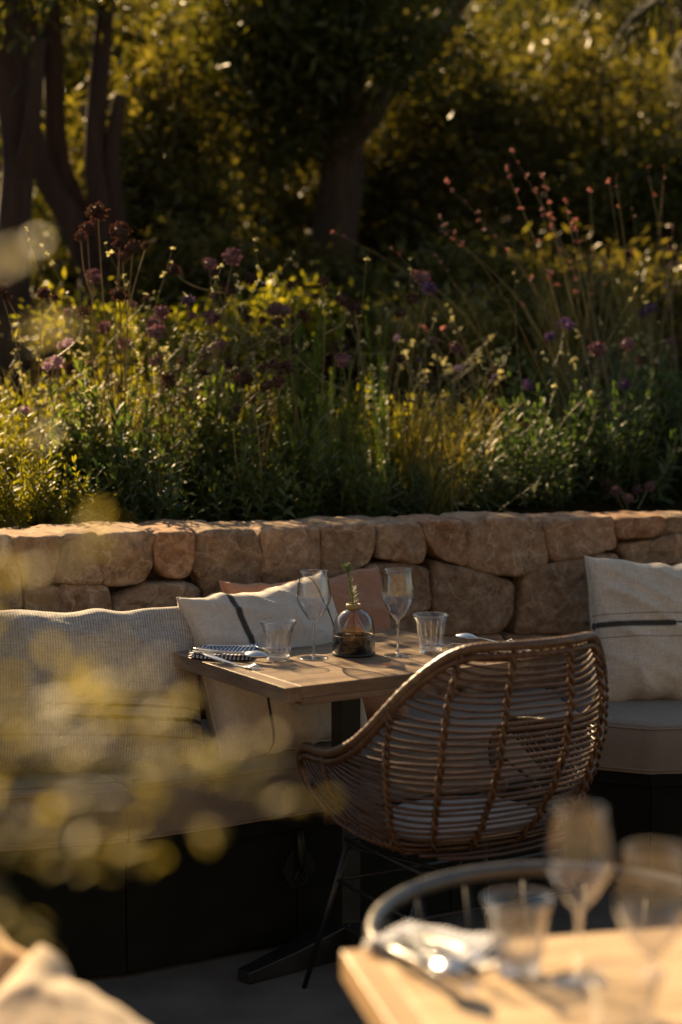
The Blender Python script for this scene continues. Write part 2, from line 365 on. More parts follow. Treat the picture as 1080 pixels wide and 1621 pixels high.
# ---------------------------------------------------------------- stone wall
wall = thing('stone_wall', 'low retaining wall of rough brown rubble stones behind the bench', 'wall', (*wall_xy(0, 0), 0), math.atan2(WU.y, WU.x))
def wz(s): return 1.008 - .022 * s
def wproj(px, py):      # pixel -> (s, z) on the wall face
    d = ray(px, py); o2 = Vector((0, 0)); dd = Vector((d.x, d.y)); t = (WA - o2).dot(WN) / dd.dot(WN)
    q = dd * t; return ((q - WA).dot(WU), CH + d.z * t)
def clean_poly(P, it=1):
    # densify then round corners
    Q = []
    for i in range(len(P)):
        a = Vector(P[i]); c2 = Vector(P[(i+1) % len(P)]); n = max(1, int((c2 - a).length / .013))
        for k in range(n): Q.append(a + (c2 - a) * k / n)
    for _ in range(it):
        Q = [Q[i] * .5 + Q[i-1] * .25 + Q[(i+1) % len(Q)] * .25 for i in range(len(Q))]
    return Q
def make_stone(P, seed, depth=.17, gap=-.0055, bulge=.020, parent=wall, rough=.017):
    Q = clean_poly(P); n = len(Q); c0 = sum(Q, Vector((0, 0))) / n
    Q2 = []
    for i, q in enumerate(Q):
        t = (Q[(i+1) % n] - Q[i-1]); nn = Vector((-t.y, t.x)).normalized()
        if nn.dot(q - c0) > 0: nn = -nn
        j = .005 * mnoise.noise(Vector((q.x * 26 + seed, q.y * 26, seed)))
        Q2.append(q + nn * (gap + j))
    rings = [(1.0, 'b', depth), (1.0, 'f', .014), (.985, 'f', .005), (.955, 'f', .001), (.90, 'f', 0), (.80, 'f', 0), (.68, 'f', 0), (.55, 'f', 0), (.42, 'f', 0), (.28, 'f', 0), (.14, 'f', 0)]
    rs = random.Random(int(seed * 977)); planes = [(rs.uniform(-.008, .012), rs.gauss(0, .10), rs.gauss(0, .10)) for _ in range(6)]
    def facet(p): return min(.016, min(b0 + gx * (p.x - c0.x) + gy * (p.y - c0.y) + .012 for b0, gx, gy in planes))
    vs = []; fs = []
    for (k, kind, dd) in rings:
        for q in Q2:
            p = c0 + (q - c0) * k
            if kind == 'b': y = dd
            else:
                v3 = Vector((p.x * 9 + seed * 3.1, p.y * 9, seed)); e = 1 - k
                rough_n = mnoise.noise(v3) * rough + abs(mnoise.noise(v3 * 2.3)) * rough * .9 + mnoise.noise(v3 * 5.5) * rough * .35
                y = dd - .004 * min(1, e * 9) - rough_n * min(1, .35 + e * 4) - facet(p)
            vs.append((p.x, y, p.y))
    vs.append((c0.x, vs[-1][1], c0.y))
    for r in range(len(rings) - 1):
        for i in range(n): fs.append((r*n+i, r*n+(i+1) % n, (r+1)*n+(i+1) % n, (r+1)*n+i))
    last = (len(rings)-1) * n
    for i in range(n): fs.append((last+i, last+(i+1) % n, len(vs)-1))
    fs.append(tuple(range(n-1, -1, -1)))
    m = MB(); m.add(vs, fs); o = m.build('stone', M['stone'], parent, smooth=True)
    bm = bmesh.new(); bm.from_mesh(o.data); bmesh.ops.recalc_face_normals(bm, faces=bm.faces)
    for e in bm.edges:
        if e.is_manifold and e.calc_face_angle(0) > R(30): e.smooth = False
    bm.to_mesh(o.data); bm.free(); return o
SP = [
 [(-150,855),(-60,850),(-62,900),(-90,965),(-150,965)], [(-58,850),(20,850),(27,895),(36,968),(-85,968),(-60,902)],
 [(23,851),(96,849),(92,880),(79,925),(44,931),(30,893)], [(99,848),(156,846),(160,925),(150,922),(82,924),(95,885)],
 [(157,846),(236,842),(243,900),(228,925),(190,929),(163,925)], [(246,846),(304,842),(308,880),(300,912),(285,917),(262,914),(247,893)],
 [(314,843),(345,838),(402,840),(411,870),(409,960),(328,962),(320,912),(306,905)],
 [(40,934),(92,928),(93,1000),(42,1000)], [(95,927),(150,925),(172,930),(176,1000),(95,1000)], [(179,951),(236,926),(300,922),(317,935),(320,1000),(179,1000)],
 [(413,840),(505,835),(508,870),(507,925),(412,925),(414,880)], [(510,833),(594,830),(593,870),(585,893),(545,905),(512,916)],
 [(600,834),(662,827),(677,868),(670,893),(640,889),(598,882)], [(666,827),(728,824),(739,865),(738,896),(702,884),(681,864)],
 [(739,823),(800,820),(862,823),(867,870),(866,900),(845,902),(822,912),(790,910),(741,898)],
 [(865,825),(974,820),(976,866),(948,873),(880,888),(868,868)], [(978,824),(1052,819),(1052,835),(1030,848),(980,853)],
 [(1055,821),(1130,818),(1130,842),(1056,842)], [(1132,818),(1250,815),(1250,880),(1132,880)],
 [(579,897),(640,892),(681,905),(686,965),(640,975),(592,965),(588,925)], [(512,919),(545,908),(575,900),(586,928),(590,975),(512,975)],
 [(689,889),(735,901),(790,915),(822,925),(818,970),(795,1003),(690,1008)], [(834,906),(880,892),(940,879),(976,878),(984,930),(986,1004),(822,1004),(833,950)],
 [(982,866),(1030,857),(1080,846),(1130,846),(1130,888),(1000,893)], [(988,896),(1060,893),(1062,1000),(990,1000)], [(1064,892),(1130,890),(1130,1000),(1064,1000)],
 [(412,928),(508,928),(508,1040),(412,1040)], [(511,979),(588,979),(600,1060),(511,1060)], [(602,978),(686,970),(688,1060),(606,1060)],
 [(691,1012),(795,1008),(800,1090),(691,1090)], [(803,1008),(900,1008),(905,1100),(804,1090)], [(903,1008),(1000,1006),(1000,1100),(908,1100)],
 [(320,965),(409,965),(409,1040),(320,1040)], [(-150,970),(-20,972),(-20,1060),(-150,1060)], [(-18,1003),(150,1003),(150,1060),(-18,1060)],
]
for k, P in enumerate(SP): make_stone([wproj(*q) for q in P], k * 1.37 + .5)
smin, _ = wproj(-150, 900); smax, _ = wproj(1250, 900)
rows = [(0, .24), (.24, .46), (.46, .62)]       # hidden courses under the cushions
for z0, z1 in rows:
    s = smin
    while s < smax:
        wd = rnd.uniform(.2, .34); e = s + wd
        make_stone([(s+.004, z0+.004), (e-.004, z0+.004), (e-.004, z1-.004), (s+.004, z1-.004)], rnd.random() * 50); s = e
for a, bb in ((smin - 2.2, smin), (smax, smax + 2.2)):  # the wall runs on beyond the picture
    for z0, z1 in ((0, .33), (.33, .66), (.66, .97)):
        s = a
        while s < bb - .05:
            e = min(bb, s + rnd.uniform(.25, .42)); make_stone([(s+.004, z0+.004), (e-.004, z0+.004), (e-.004, z1-.004), (s+.004, z1-.004)], rnd.random() * 50); s = e
m = MB(); m.box((smin - 2.2, .075, 0), (smax + 2.2, .36, .935)); m.build('mortar_core', M['mortar'], wall, smooth=False)
s = smin - .05; k = 0                                # rough slabs along the top
while s < smax + .1:
    wd = rnd.uniform(.17, .36); z = wz(s + wd/2) + rnd.uniform(-.012, .006)
    nxg, nyg = 9, 8; vs = []; fs = []
    y0 = rnd.uniform(-.004, .012); y1 = rnd.uniform(.33, .38)
    for j in range(nyg):
        for i in range(nxg):
            u = i / (nxg-1); v = j / (nyg-1); e = min(u, 1-u, v, 1-v)
            x = s + .003 + u * (wd-.006) + .014 * mnoise.noise(Vector((u*2, v*3, k))) * (1 if 0 < i < nxg-1 else .3); y = y0 + (y1-y0) * v + .012 * mnoise.noise(Vector((x*12, v*3, k+5)))
            h = z + .012 * mnoise.noise(Vector((x*10, y*10, k))) + .007 * abs(mnoise.noise(Vector((x*28, y*28, k)))) - (.016 if e < .02 else 0.0 if e > .15 else .004)
            vs.append((x, y, h))
    nt_ = len(vs); vs += [(x, y, .90) for (x, y, h) in vs]
    for j in range(nyg-1):
        for i in range(nxg-1): fs.append((j*nxg+i, j*nxg+i+1, (j+1)*nxg+i+1, (j+1)*nxg+i))
    bd = [i for i in range(nxg)] + [j*nxg+nxg-1 for j in range(1, nyg)] + [(nyg-1)*nxg+i for i in range(nxg-2, -1, -1)] + [j*nxg for j in range(nyg-2, 0, -1)]
    for i in range(len(bd)): a, c2 = bd[i], bd[(i+1) % len(bd)]; fs.append((a, a+nt_, c2+nt_, c2))
    m = MB(); m.add([(x, y + .03 if h == .90 else y, h) for (x, y, h) in vs], fs); m.build('cap_stone', M['stone'], wall, smooth=True)
    s += wd; k += 1

# ---------------------------------------------------------------- trees and hedges behind
def leaf_cloud(centers, n, size, mats, spread=.12, aspect=.30, droop=0.3):
    """n folded leaf faces strewn round many small twig centres; returns a mesh"""
    C0 = np.asarray(centers, dtype=np.float64); idx = nrg.integers(0, len(C0), n)
    P = C0[idx] + nrg.normal(0, 1, (n, 3)) * np.array([spread, spread, spread * .8])
    D = nrg.normal(0, 1, (n, 3)); D[:, 2] -= droop; D /= np.linalg.norm(D, axis=1)[:, None]
    U = nrg.normal(0, 1, (n, 3)); U[:, 2] += .8; W = np.cross(D, U); W /= np.linalg.norm(W, axis=1)[:, None] + 1e-9
    Nn = np.cross(W, D); ln = size * nrg.uniform(.6, 1.35, n)[:, None]; wd = ln * aspect
    A0 = P; Lf = P + D * ln * .45 + W * wd * .5 + Nn * ln * .05; Rt = P + D * ln * .45 - W * wd * .5 + Nn * ln * .05; T = P + D * ln - Nn * ln * .08
    V = np.stack([A0, Lf, T, Rt], 1).reshape(-1, 3); i = np.arange(n) * 4
    F = np.concatenate([np.stack([i, i+1, i+2], 1), np.stack([i, i+2, i+3], 1)])
    return np_mesh('leaves', V, F, mats)
def twig_centers(center, radii, k, shell=.55):
    out = []
    big = []
    for _ in range(max(3, k // 9)):
        v = Vector((rnd.gauss(0, 1), rnd.gauss(0, 1), rnd.gauss(0, 1))).normalized() * rnd.uniform(shell, 1.0)
        big.append(v)
    while len(out) < k:
        bv = rnd.choice(big); v = bv + Vector((rnd.gauss(0, .2), rnd.gauss(0, .2), rnd.gauss(0, .2)))
        if v.length > 1.15: continue
        out.append((center[0] + v.x * radii[0], center[1] + v.y * radii[1], center[2] + v.z * radii[2]))
    return out
def limb(m, P, r0, r1, n=9, jag=.06):
    Q = spline(P, 5); k = len(Q); rr = [(r0 + (r1 - r0) * (i/(k-1)) ** .8) for i in range(k)]
    m.tube(Q, rr, n, twist=lambda i, th: 1 + jag * math.sin(3 * th + i * .7) + jag * .6 * math.sin(5 * th - i * 1.1))
def tree(name, label, cat, base, limbs, crowns, leafmat, bark, group=None, size=.075, aspect=.32, spread=.13):
    t = thing(name, label, cat, base, group=group); bs = Vector(base)
    if limbs:
        m = MB(); q = limbs[0]; limb(m, [Vector(p) - bs for p in q[0]], q[1], q[2], 12); m.build('trunk', bark, t)
        for q in limbs[1:]:
            m = MB(); limb(m, [Vector(p) - bs for p in q[0]], q[1], q[2]); m.build('branch', bark, t)
    for (cc, rad, k, n) in crowns:
        cen = [tuple(Vector(p) - bs) for p in twig_centers(cc, rad, k)]
        # a few thin twigs carry the leaves
        o = link('crown', leaf_cloud(cen, n, size, [leafmat], spread, aspect), t); o['kind'] = 'stuff'
    return t
def gpt(px, Y): x = (px - 540) / FP * Y; return Vector((x, Y, ground_z(x, Y) - .03))
Y0 = 10.3
tr = gpt(533, Y0)
tree('olive_tree', 'thick dark tree trunk forking in the centre of the garden', 'tree', tr,
     [([tr, at(530, 430, Y0), at(538, 300, Y0), at(542, 205, Y0)], .135, .115),
      ([at(548, 225, Y0), at(590, 165, Y0), at(640, 95, Y0), at(705, 30, Y0), at(780, -90, Y0)], .10, .055),
      ([at(535, 225, Y0), at(515, 150, Y0+.1), at(505, 60, Y0+.3), at(480, -80, Y0+.5)], .09, .05),
      ([at(545, 220, Y0), at(560, 120, Y0-.1), at(575, 20, Y0-.3), at(600, -150, Y0-.5)], .08, .04)],
     [(at(480, 120, 9.9), (.42, .5, .38), 60, 5200), (at(545, 30, 9.8), (.6, .6, .4), 60, 5600), (at(400, 40, 10.2), (.5, .5, .5), 50, 4200),
      (at(640, -60, 10.2), (.7, .6, .30), 50, 2600), (at(480, -230, 10.3), (1.2, 1.0, .6), 80, 3400), (at(800, -330, 10), (1.2, 1.1, .6), 80, 3800)],
     M['tree3'], M['bark'], 'trees behind the flower bed')
Y1 = 8.9
b1 = gpt(165, Y1)
tree('leaning_tree', 'pale reddish multi stemmed tree leaning at the left edge', 'tree', b1,
     [([b1, at(163, 500, Y1), at(160, 430, Y1)], .13, .10),
      ([at(150, 440, Y1), at(112, 345, Y1), at(70, 275, Y1), at(45, 190, Y1), at(40, 60, Y1), at(20, -90, Y1)], .07, .05),
      ([at(160, 440, Y1), at(128, 350, Y1+.1), at(95, 260, Y1+.1), at(85, 140, Y1+.1), at(80, 0, Y1)], .06, .045),
      ([at(172, 440, Y1), at(160, 330, Y1), at(150, 230, Y1), at(158, 120, Y1), at(170, -30, Y1)], .065, .04),
      ([at(182, 450, Y1), at(186, 350, Y1), at(176, 250, Y1), at(190, 150, Y1)], .05, .03)],
     [(at(60, -40, 8.9), (.6, .7, .22), 40, 1500), (at(200, -130, 8.9), (.5, .6, .2), 30, 700)],
     M['tree3'], M['bark_pale'], 'trees behind the flower bed')
b2 = gpt(22, 8.4)
tree('straight_tree', 'brown tree trunk standing upright at the far left edge', 'tree', b2,
     [([b2, at(20, 420, 8.4), at(28, 250, 8.4), at(10, 100, 8.4), at(0, -80, 8.4)], .085, .06), ([at(26, 300, 8.4), at(50, 200, 8.3), at(62, 60, 8.3)], .045, .03)],
     [(at(-30, -50, 8.4), (.5, .6, .25), 40, 900)], M['tree3'], M['bark_pale'], 'trees behind the flower bed')
b3 = gpt(335, 12.0)
tree('shaded_tree', 'short dark trunk in shade between the pale tree and the forked tree', 'tree', b3,
     [([b3, at(336, 380, 12), at(330, 290, 12), at(322, 200, 12)], .12, .10), ([at(326, 220, 12), at(290, 130, 12), at(250, 20, 12)], .07, .04)],
     [(at(340, 40, 12.0), (.6, .4, .4), 50, 1300)], M['tree3'], M['bark'], 'trees behind the flower bed')
b3 = gpt(760, 12.2)
tree('slanting_tree', 'dark slanting branch low behind the arching pink stems', 'tree', b3,
     [([b3, at(700, 440, 12.2), at(740, 400, 12.2), at(850, 350, 12.2)], .10, .09), ([at(740, 400, 12.2), at(800, 300, 12.2), at(830, 150, 12.2)], .06, .04)],
     [(at(850, 60, 12.8), (.6, .3, .3), 40, 900)], M['tree3'], M['bark'], 'trees behind the flower bed')
def shrub(label, cc, rad, k, n, mat, size=.07, asp=.32, spread=.12, name='background_shrub'):
    rad = (rad[0], rad[1] * .55, rad[2])
    cc = Vector(cc); base = Vector((cc.x, cc.y, ground_z(cc.x, cc.y))); t = thing(name, label, 'shrub', base, group='shrubs on the bank behind the flowers')
    m = MB()
    for i in range(5):
        tip = Vector((cc.x + rnd.uniform(-.6, .6) * rad[0], cc.y + rnd.uniform(-.5, .5) * rad[1], cc.z + rnd.uniform(-.1, .6) * rad[2])) - base
        limb(m, [Vector((rnd.uniform(-.05, .05), rnd.uniform(-.05, .05), -.05)), tip * .4 + Vector((rnd.uniform(-.1, .1), 0, .05)), tip], .028, .008, 6)
    m.build('stems', M['bark'], t)
    o = link('foliage', leaf_cloud([tuple(Vector(p) - base) for p in twig_centers(cc, rad, k, .3)], n, size, [mat], spread, asp), t); o['kind'] = 'stuff'
    return t
shrub('yellow green airy shrub beside the pale leaning stems, upper left', at(235, 230, 9.6), (.33, .4, .75), 70, 5200, M['tree1'])
shrub('low golden shrub under the airy shrub at the left', at(260, 400, 9.4), (.42, .4, .38), 50, 3600, M['tree1'])
shrub('grey green shrub left of the forked trunk', at(390, 200, 10.9), (.45, .5, .75), 70, 5200, M['tree2'])
shrub('olive shrub low behind the forked trunk, left side', at(430, 380, 11.0), (.42, .5, .42), 50, 3800, M['tree1'])
shrub('golden shrub just right of the forked trunk', at(640, 260, 11.2), (.40, .5, .55), 70, 5600, M['tree1'])
shrub('low glittering shrub right of the trunk foot', at(625, 400, 10.9), (.36, .4, .36), 50, 3600, M['tree1'])
shrub('tall sunlit shrub high between trunk fork and right edge', at(760, 150, 11.3), (.60, .4, .50), 80, 4200, M['tree1'])
shrub('dense olive shrub behind the upper pink flower stems', at(850, 270, 11.0), (.55, .5, .50), 70, 5200, M['tree2'])
shrub('tall dark green shrub near the upper right edge', at(980, 190, 10.6), (.50, .4, .55), 70, 4000, M['tree1'])
shrub('shadowy shrub at the right edge behind the thin stems', at(1060, 330, 10.2), (.45, .5, .45), 60, 4600, M['tree3'])
shrub('dark shrub beneath the slanting branch', at(800, 430, 10.6), (.5, .4, .26), 50, 3200, M['tree3'])
shrub('low ochre shrub behind the rosemary', at(560, 470, 9.6), (.4, .35, .22), 50, 3000, M['tree1'])
shrub('dark shrub behind the brown seed heads at the left', at(90, 430, 9.7), (.45, .4, .4), 50, 3200, M['tree3'])
shrub('high dim shrub filling the top left corner', at(110, 90, 10.8), (.65, .4, .6), 60, 2600, M['tree3'])
shrub('high dark shrub behind the fork of the central trunk', at(520, 130, 12.6), (.9, .4, .4), 50, 1000, M['tree3'])
shrub('feathery olive shrub low between the pale tree and the forked trunk', at(330, 470, 8.9), (.45, .4, .24), 50, 3600, M['tree1'])
shrub('warm brown green shrub low behind the white specks at the right', at(720, 480, 9.2), (.5, .4, .22), 50, 3600, M['tree2'])
shrub('olive shrub low at the right behind the oval purple heads', at(930, 440, 9.0), (.5, .4, .26), 50, 3600, M['tree1'])
shrub('lit shrub filling the gap left of the fork, high up', at(470, 250, 12.2), (.6, .5, .6), 60, 4800, M['tree1'])
shrub('yellowing shrub above the pale leaning tree', at(150, 130, 11.2), (.6, .5, .8), 60, 4800, M['tree1'])
shrub('sunny shrub far behind the pink wands', at(930, 330, 12.2), (.7, .5, .6), 60, 5200, M['tree1'])
shrub('hazy olive shrub far up the bank in the centre right', at(680, 120, 13.0), (.9, .4, .5), 60, 2400, M['tree2'])
shrub('low glowing herb shrub behind the left seed heads', at(200, 535, 7.7), (.42, .4, .15), 46, 2600, M['lime'], .045, .35, .08)
shrub('low glowing herb shrub behind the rosemary spikes', at(450, 540, 7.9), (.42, .4, .15), 46, 2600, M['lime'], .045, .35, .08)
shrub('straw coloured low shrub behind the grasses', at(690, 520, 8.1), (.40, .4, .14), 46, 2600, M['grass'], .05, .25, .08)
shrub('low olive shrub behind the white specks and pink wands', at(900, 500, 8.3), (.45, .4, .18), 46, 3000, M['tree1'], .05, .3, .08)
shrub('golden shrub directly behind the central trunk', at(545, 360, 11.6), (.40, .4, .42), 60, 4200, M['tree1'])
shrub('dark backdrop shrub at the top right behind the palm fronds', at(1000, 20, 12.4), (.8, .4, .4), 60, 2000, M['tree3'])
# palm with dark fans in the top right corner
pb = gpt(1180, 9.2); pt = thing('fan_palm', 'dark fan palm reaching in at the top right corner', 'palm', pb)
m = MB(); limb(m, [Vector((0, 0, 0)), Vector((0, 0, 1.2)), Vector((.02, 0, 2.1))], .12, .10, 10); m.build('trunk', M['bark'], pt)
for k, (tx, ty, tl) in enumerate(((1050, -10, 1.0), (990, -40, 1.1), (1130, 30, 1.0), (1180, -60, 1.0), (1100, -110, 1.0))):
    o0 = Vector((.02, 0, 2.05)); tip = at(tx, ty, 9.1) - pb; mid = o0 * .4 + tip * .6 + Vector((0, 0, .15)); mm = MB(); mm.tube(spline([o0, mid, tip], 4), .01, 5)
    dirv = (tip - mid).normalized(); side = dirv.cross(Vector((0, 0, 1))).normalized(); upv = side.cross(dirv)
    for j in range(17):
        a = R(-80 + 160 * j / 16); dd = (dirv * math.cos(a) + side * math.sin(a)); ln = .42 * (.75 + .25 * math.cos(a)); sd_ = dirv * -math.sin(a) + side * math.cos(a)
        q = [tip, tip + dd * ln * .5 + sd_ * .016 + upv * .02, tip + dd * ln + Vector((0, 0, -.10)), tip + dd * ln * .5 - sd_ * .016 + upv * .02]
        mm.add(q, [(0, 1, 2, 3)])
    mm.build('frond', M['palm'], pt, smooth=False)

# ---------------------------------------------------------------- garden plants
def leafblade(m, o, d, up, ln, wd, droop=.25, fold=.25):
    d = d.normalized(); w2 = d.cross(up); w2 = w2.normalized() if w2.length > 1e-6 else Vector((1, 0, 0)); n = w2.cross(d)
    def P(t, s): return o + d * ln * t + w2 * s * wd * .5 + n * (abs(s) * wd * fold * .5 - droop * ln * t * t)
    m.add([P(0, 0), P(.35, 1), P(.35, 0), P(.35, -1), P(.72, .75), P(.72, 0), P(.72, -.75), P(1, 0)],
          [(0, 2, 1), (0, 3, 2), (1, 2, 5, 4), (2, 3, 6, 5), (4, 5, 7), (5, 6, 7)])
def shoot_mesh(name, H, nodes, ll, lw, mat, seed, tilt=45, droop=.3, per=2, curve=.1, topup=True):
    r = random.Random(seed); m = MB(); bend = Vector((r.uniform(-1, 1), r.uniform(-1, 1), 0)) * curve * H
    st = spline([Vector((0, 0, 0)), bend * .3 + Vector((0, 0, H*.5)), bend + Vector((0, 0, H))], 5)
    m.mi = 1; m.tube(st, [.0026 - .0016 * i / (len(st)-1) for i in range(len(st))], 4, cap=False); m.mi = 0
    for k in range(nodes):
        t = (k + .6) / nodes; p = bend * (t * t) + Vector((0, 0, H * t)); a0 = k * R(90 if per == 2 else 137) + r.uniform(-.3, .3)
        s = (1.0 - .55 * t) if topup else (.7 + .3 * math.sin(t * 3.1)); s *= r.uniform(.8, 1.15)
        el = R(tilt * (.35 + t)) + r.uniform(-.2, .2)
        for j in range(per):
            a = a0 + j * 2 * math.pi / per + r.uniform(-.2, .2); d = Vector((math.cos(a) * math.cos(el), math.sin(a) * math.cos(el), math.sin(el)))
            leafblade(m, p, d, Vector((0, 0, 1)), ll * s, lw * s, droop * r.uniform(.5, 1.3))
    for j in range(3):
        a = r.uniform(0, 6.28); leafblade(m, bend + Vector((0, 0, H * .99)), Vector((math.cos(a) * .35, math.sin(a) * .35, 1)), Vector((math.sin(a), -math.cos(a), .1)), ll * .45, lw * .5, .1)
    me = bpy.data.meshes.new(name); me.from_pydata(m.v, [], m.f); me.materials.append(mat); me.materials.append(M['stem'])
    me.polygons.foreach_set('material_index', m.m); me.polygons.foreach_set('use_smooth', [True] * len(me.polygons)); me.update(); return me
SH = {
 'sage': [shoot_mesh('sage_shoot', rnd.uniform(.24, .34), 8, .098, .030, M['sage'], 10 + i) for i in range(6)],
 'dark': [shoot_mesh('dark_shoot', rnd.uniform(.24, .34), 8, .090, .026, M['dark'], 30 + i) for i in range(6)],
 'lime': [shoot_mesh('fine_shoot', rnd.uniform(.16, .26), 11, .054, .019, M['lime'], 50 + i, 50) for i in range(6)],
 'rosem': [shoot_mesh('rosemary_spike', rnd.uniform(.34, .46), 44, .024, .0042, M['rosem'], 70 + i, 55, .05, 4, .05, False) for i in range(5)],
}
def bush(name, label, cat, kind, px, Y, rx, ry, topz, n, group, tiltmax=35, base_z=None, seed=0):
    r = random.Random(hash_(label)); x = (px - 540) / FP * Y * (1.0); gz = ground_z(x, Y); t = thing(name, label, cat, (x, Y, gz - .01), group=group)
    hgt = topz - gz
    for i in range(n):
        a = r.uniform(0, 6.283); q = math.sqrt(r.random()); ox, oy = math.cos(a) * q * rx, math.sin(a) * q * ry
        me = r.choice(SH[kind]); natural = {'sage': .30, 'dark': .30, 'lime': .22, 'rosem': .41}[kind]
        lvl = r.random() ** .8; top = hgt * (1 - .38 * q * q) * (.30 + .70 * lvl); z0 = max(0, top - natural * r.uniform(.8, 1.1))
        sca = (top - z0) / natural if z0 == 0 else r.uniform(.85, 1.15); sca = max(.45, min(1.3, sca))
        tl = R(tiltmax) * q * r.uniform(.4, 1.2)
        o = link('leafy_shoot' if kind != 'rosem' else 'rosemary_spike', me, t, (ox * .85, oy * .85, z0), (tl * -math.sin(a), tl * math.cos(a), r.uniform(0, 6.28)), sca)
    return t
def hash_(s):
    h = 7
    for ch in s: h = (h * 31 + ord(ch)) % 1000003
    return h
GB = 'leafy plants along the top of the wall'
def yw(px, d):   # Y at distance d behind the wall face for picture column px
    k = (px - 540) / FP; return (WA.dot(WN) + d) / (k * WN.x + WN.y)
def bz(px, py, Y): return at(px, py, Y).z
BS = [ # label, kind, px, d, rx, ry, top pixel row, n
 ('fine yellow green herb mound at the far left above the wall', 'lime', -20, .62, .20, .16, 690, 46),
 ('low fine leaved mound second from the left on the wall', 'lime', 75, .55, .17, .14, 690, 46),
 ('sunlit mound of small leaves behind the low left mounds', 'lime', 40, 1.05, .26, .22, 600, 60),
 ('upright pale leafed sage rising above the left end', 'sage', 135, .85, .15, .14, 575, 34),
 ('dark leafy clump with a hollow, left of the big sage', 'dark', 215, .60, .17, .13, 650, 40),
 ('small leaved golden mound behind the hollow clump', 'lime', 240, 1.15, .26, .20, 575, 60),
 ('tall bright sage with stacked leaves left of centre', 'sage', 335, .80, .15, .15, 580, 44),
 ('broad grey green sage spilling over the wall behind the white pillow', 'sage', 400, .56, .19, .14, 690, 48),
 ('sage bush right behind the left wine glass', 'sage', 475, .62, .17, .14, 640, 42),
 ('low trailing sage with pointed leaves above the rosemary vase', 'sage', 560, .55, .15, .13, 715, 34),
 ('golden herb mound between the sage and the rosemary', 'lime', 420, 1.2, .22, .2, 560, 46),
 ('small dark clump at the foot of the grasses', 'dark', 650, .62, .16, .14, 740, 30),
 ('tangled green clump behind the gap in the planting', 'lime', 700, 1.3, .25, .22, 640, 44),
 ('dark clump behind the broken straw stalk', 'dark', 740, .66, .16, .13, 700, 32),
 ('dark green sage behind the cane chair, left half', 'dark', 830, .68, .18, .15, 640, 44),
 ('upright dark sage above the cane chair top', 'dark', 905, .80, .17, .15, 590, 44),
 ('dense dark sage left of the tall right edge plant', 'dark', 985, .66, .17, .14, 620, 44),
 ('tall dark sage at the right edge above the cream pillow', 'dark', 1050, .85, .18, .16, 560, 48),
 ('dark leafy mass beyond the right edge of the wall', 'dark', 1140, .7, .2, .16, 600, 36),
 ('green thicket behind the dark sages, centre right', 'dark', 880, 1.35, .32, .25, 560, 60),
 ('green thicket behind the dark sages, far right', 'dark', 1040, 1.5, .32, .25, 535, 56),
 ('loose green undergrowth behind the rosemary', 'lime', 560, 1.5, .32, .25, 590, 56),
 ('loose undergrowth behind the tall seed heads', 'lime', 110, 1.7, .32, .25, 560, 50),
]
for (lab, kind, px, d, rx, ry, py, n) in BS:
    n = int(n * 1.7); rx *= 1.1
    Y = yw(px, d); bush({'sage': 'sage_bush', 'dark': 'dark_sage_bush', 'lime': 'herb_mound'}[kind], lab, 'plant', kind, px, Y, rx, ry, bz(px, py, Y), n, GB)
for lab, px, d, rx, ry, py, n in (('tall bright rosemary with upright spikes left of the trunk', 475, .95, .10, .09, 445, 34), ('rosemary spikes in front of the dark trunk', 525, 1.05, .09, .09, 520, 24), ('narrow rosemary standing right of the trunk', 603, .95, .055, .06, 500, 16), ('low rosemary between the two taller ones', 560, .85, .10, .09, 590, 22)):
    Y = yw(px, d); bush('rosemary_bush', lab, 'plant', 'rosem', px, Y, rx, ry, bz(px, py, Y), n, 'rosemary bushes', 14)

# flower heads
def head_mesh(name, mat, rad, seed, flat=.8, n=46, ln=.012):
    r = random.Random(seed); m = MB()
    for i in range(n):
        v = Vector((r.gauss(0, 1), r.gauss(0, 1), r.gauss(.25, 1))).normalized(); p = Vector((v.x, v.y, v.z * flat)) * rad * r.uniform(.55, .8)
        t = v.cross(Vector((r.gauss(0, 1), r.gauss(0, 1), r.gauss(0, 1)))).normalized(); b2 = v.cross(t); wd = ln * .42
        m.add([p - t*wd*.4, p + t*wd*.4, p + v*ln*.7 + t*wd + b2*wd*.4, p + v*ln, p + v*ln*.7 - t*wd - b2*wd*.4], [(0, 1, 2, 3, 4)])
        m.add([p + v*ln*.4 - b2*wd, p + v*ln*.5 + b2*wd, p + v*ln*1.05], [(0, 1, 2)])
    m.lathe([(.0001, -rad*.55), (rad*.5, -rad*.35), (rad*.66, 0), (rad*.5, rad*.4), (.0001, rad*.55)], 8)
    me = bpy.data.meshes.new(name); me.from_pydata(m.v, [], m.f); me.materials.append(mat); me.update(); return me
HEAD = {k: [head_mesh(k, M[mt], 1.0, 5 + i, .75, 60, .42) for i in range(3)] for k, mt in (('brown', 'brownfl'), ('mauve', 'mauvefl'), ('purple', 'purplefl'), ('lilac', 'lilacfl'))}
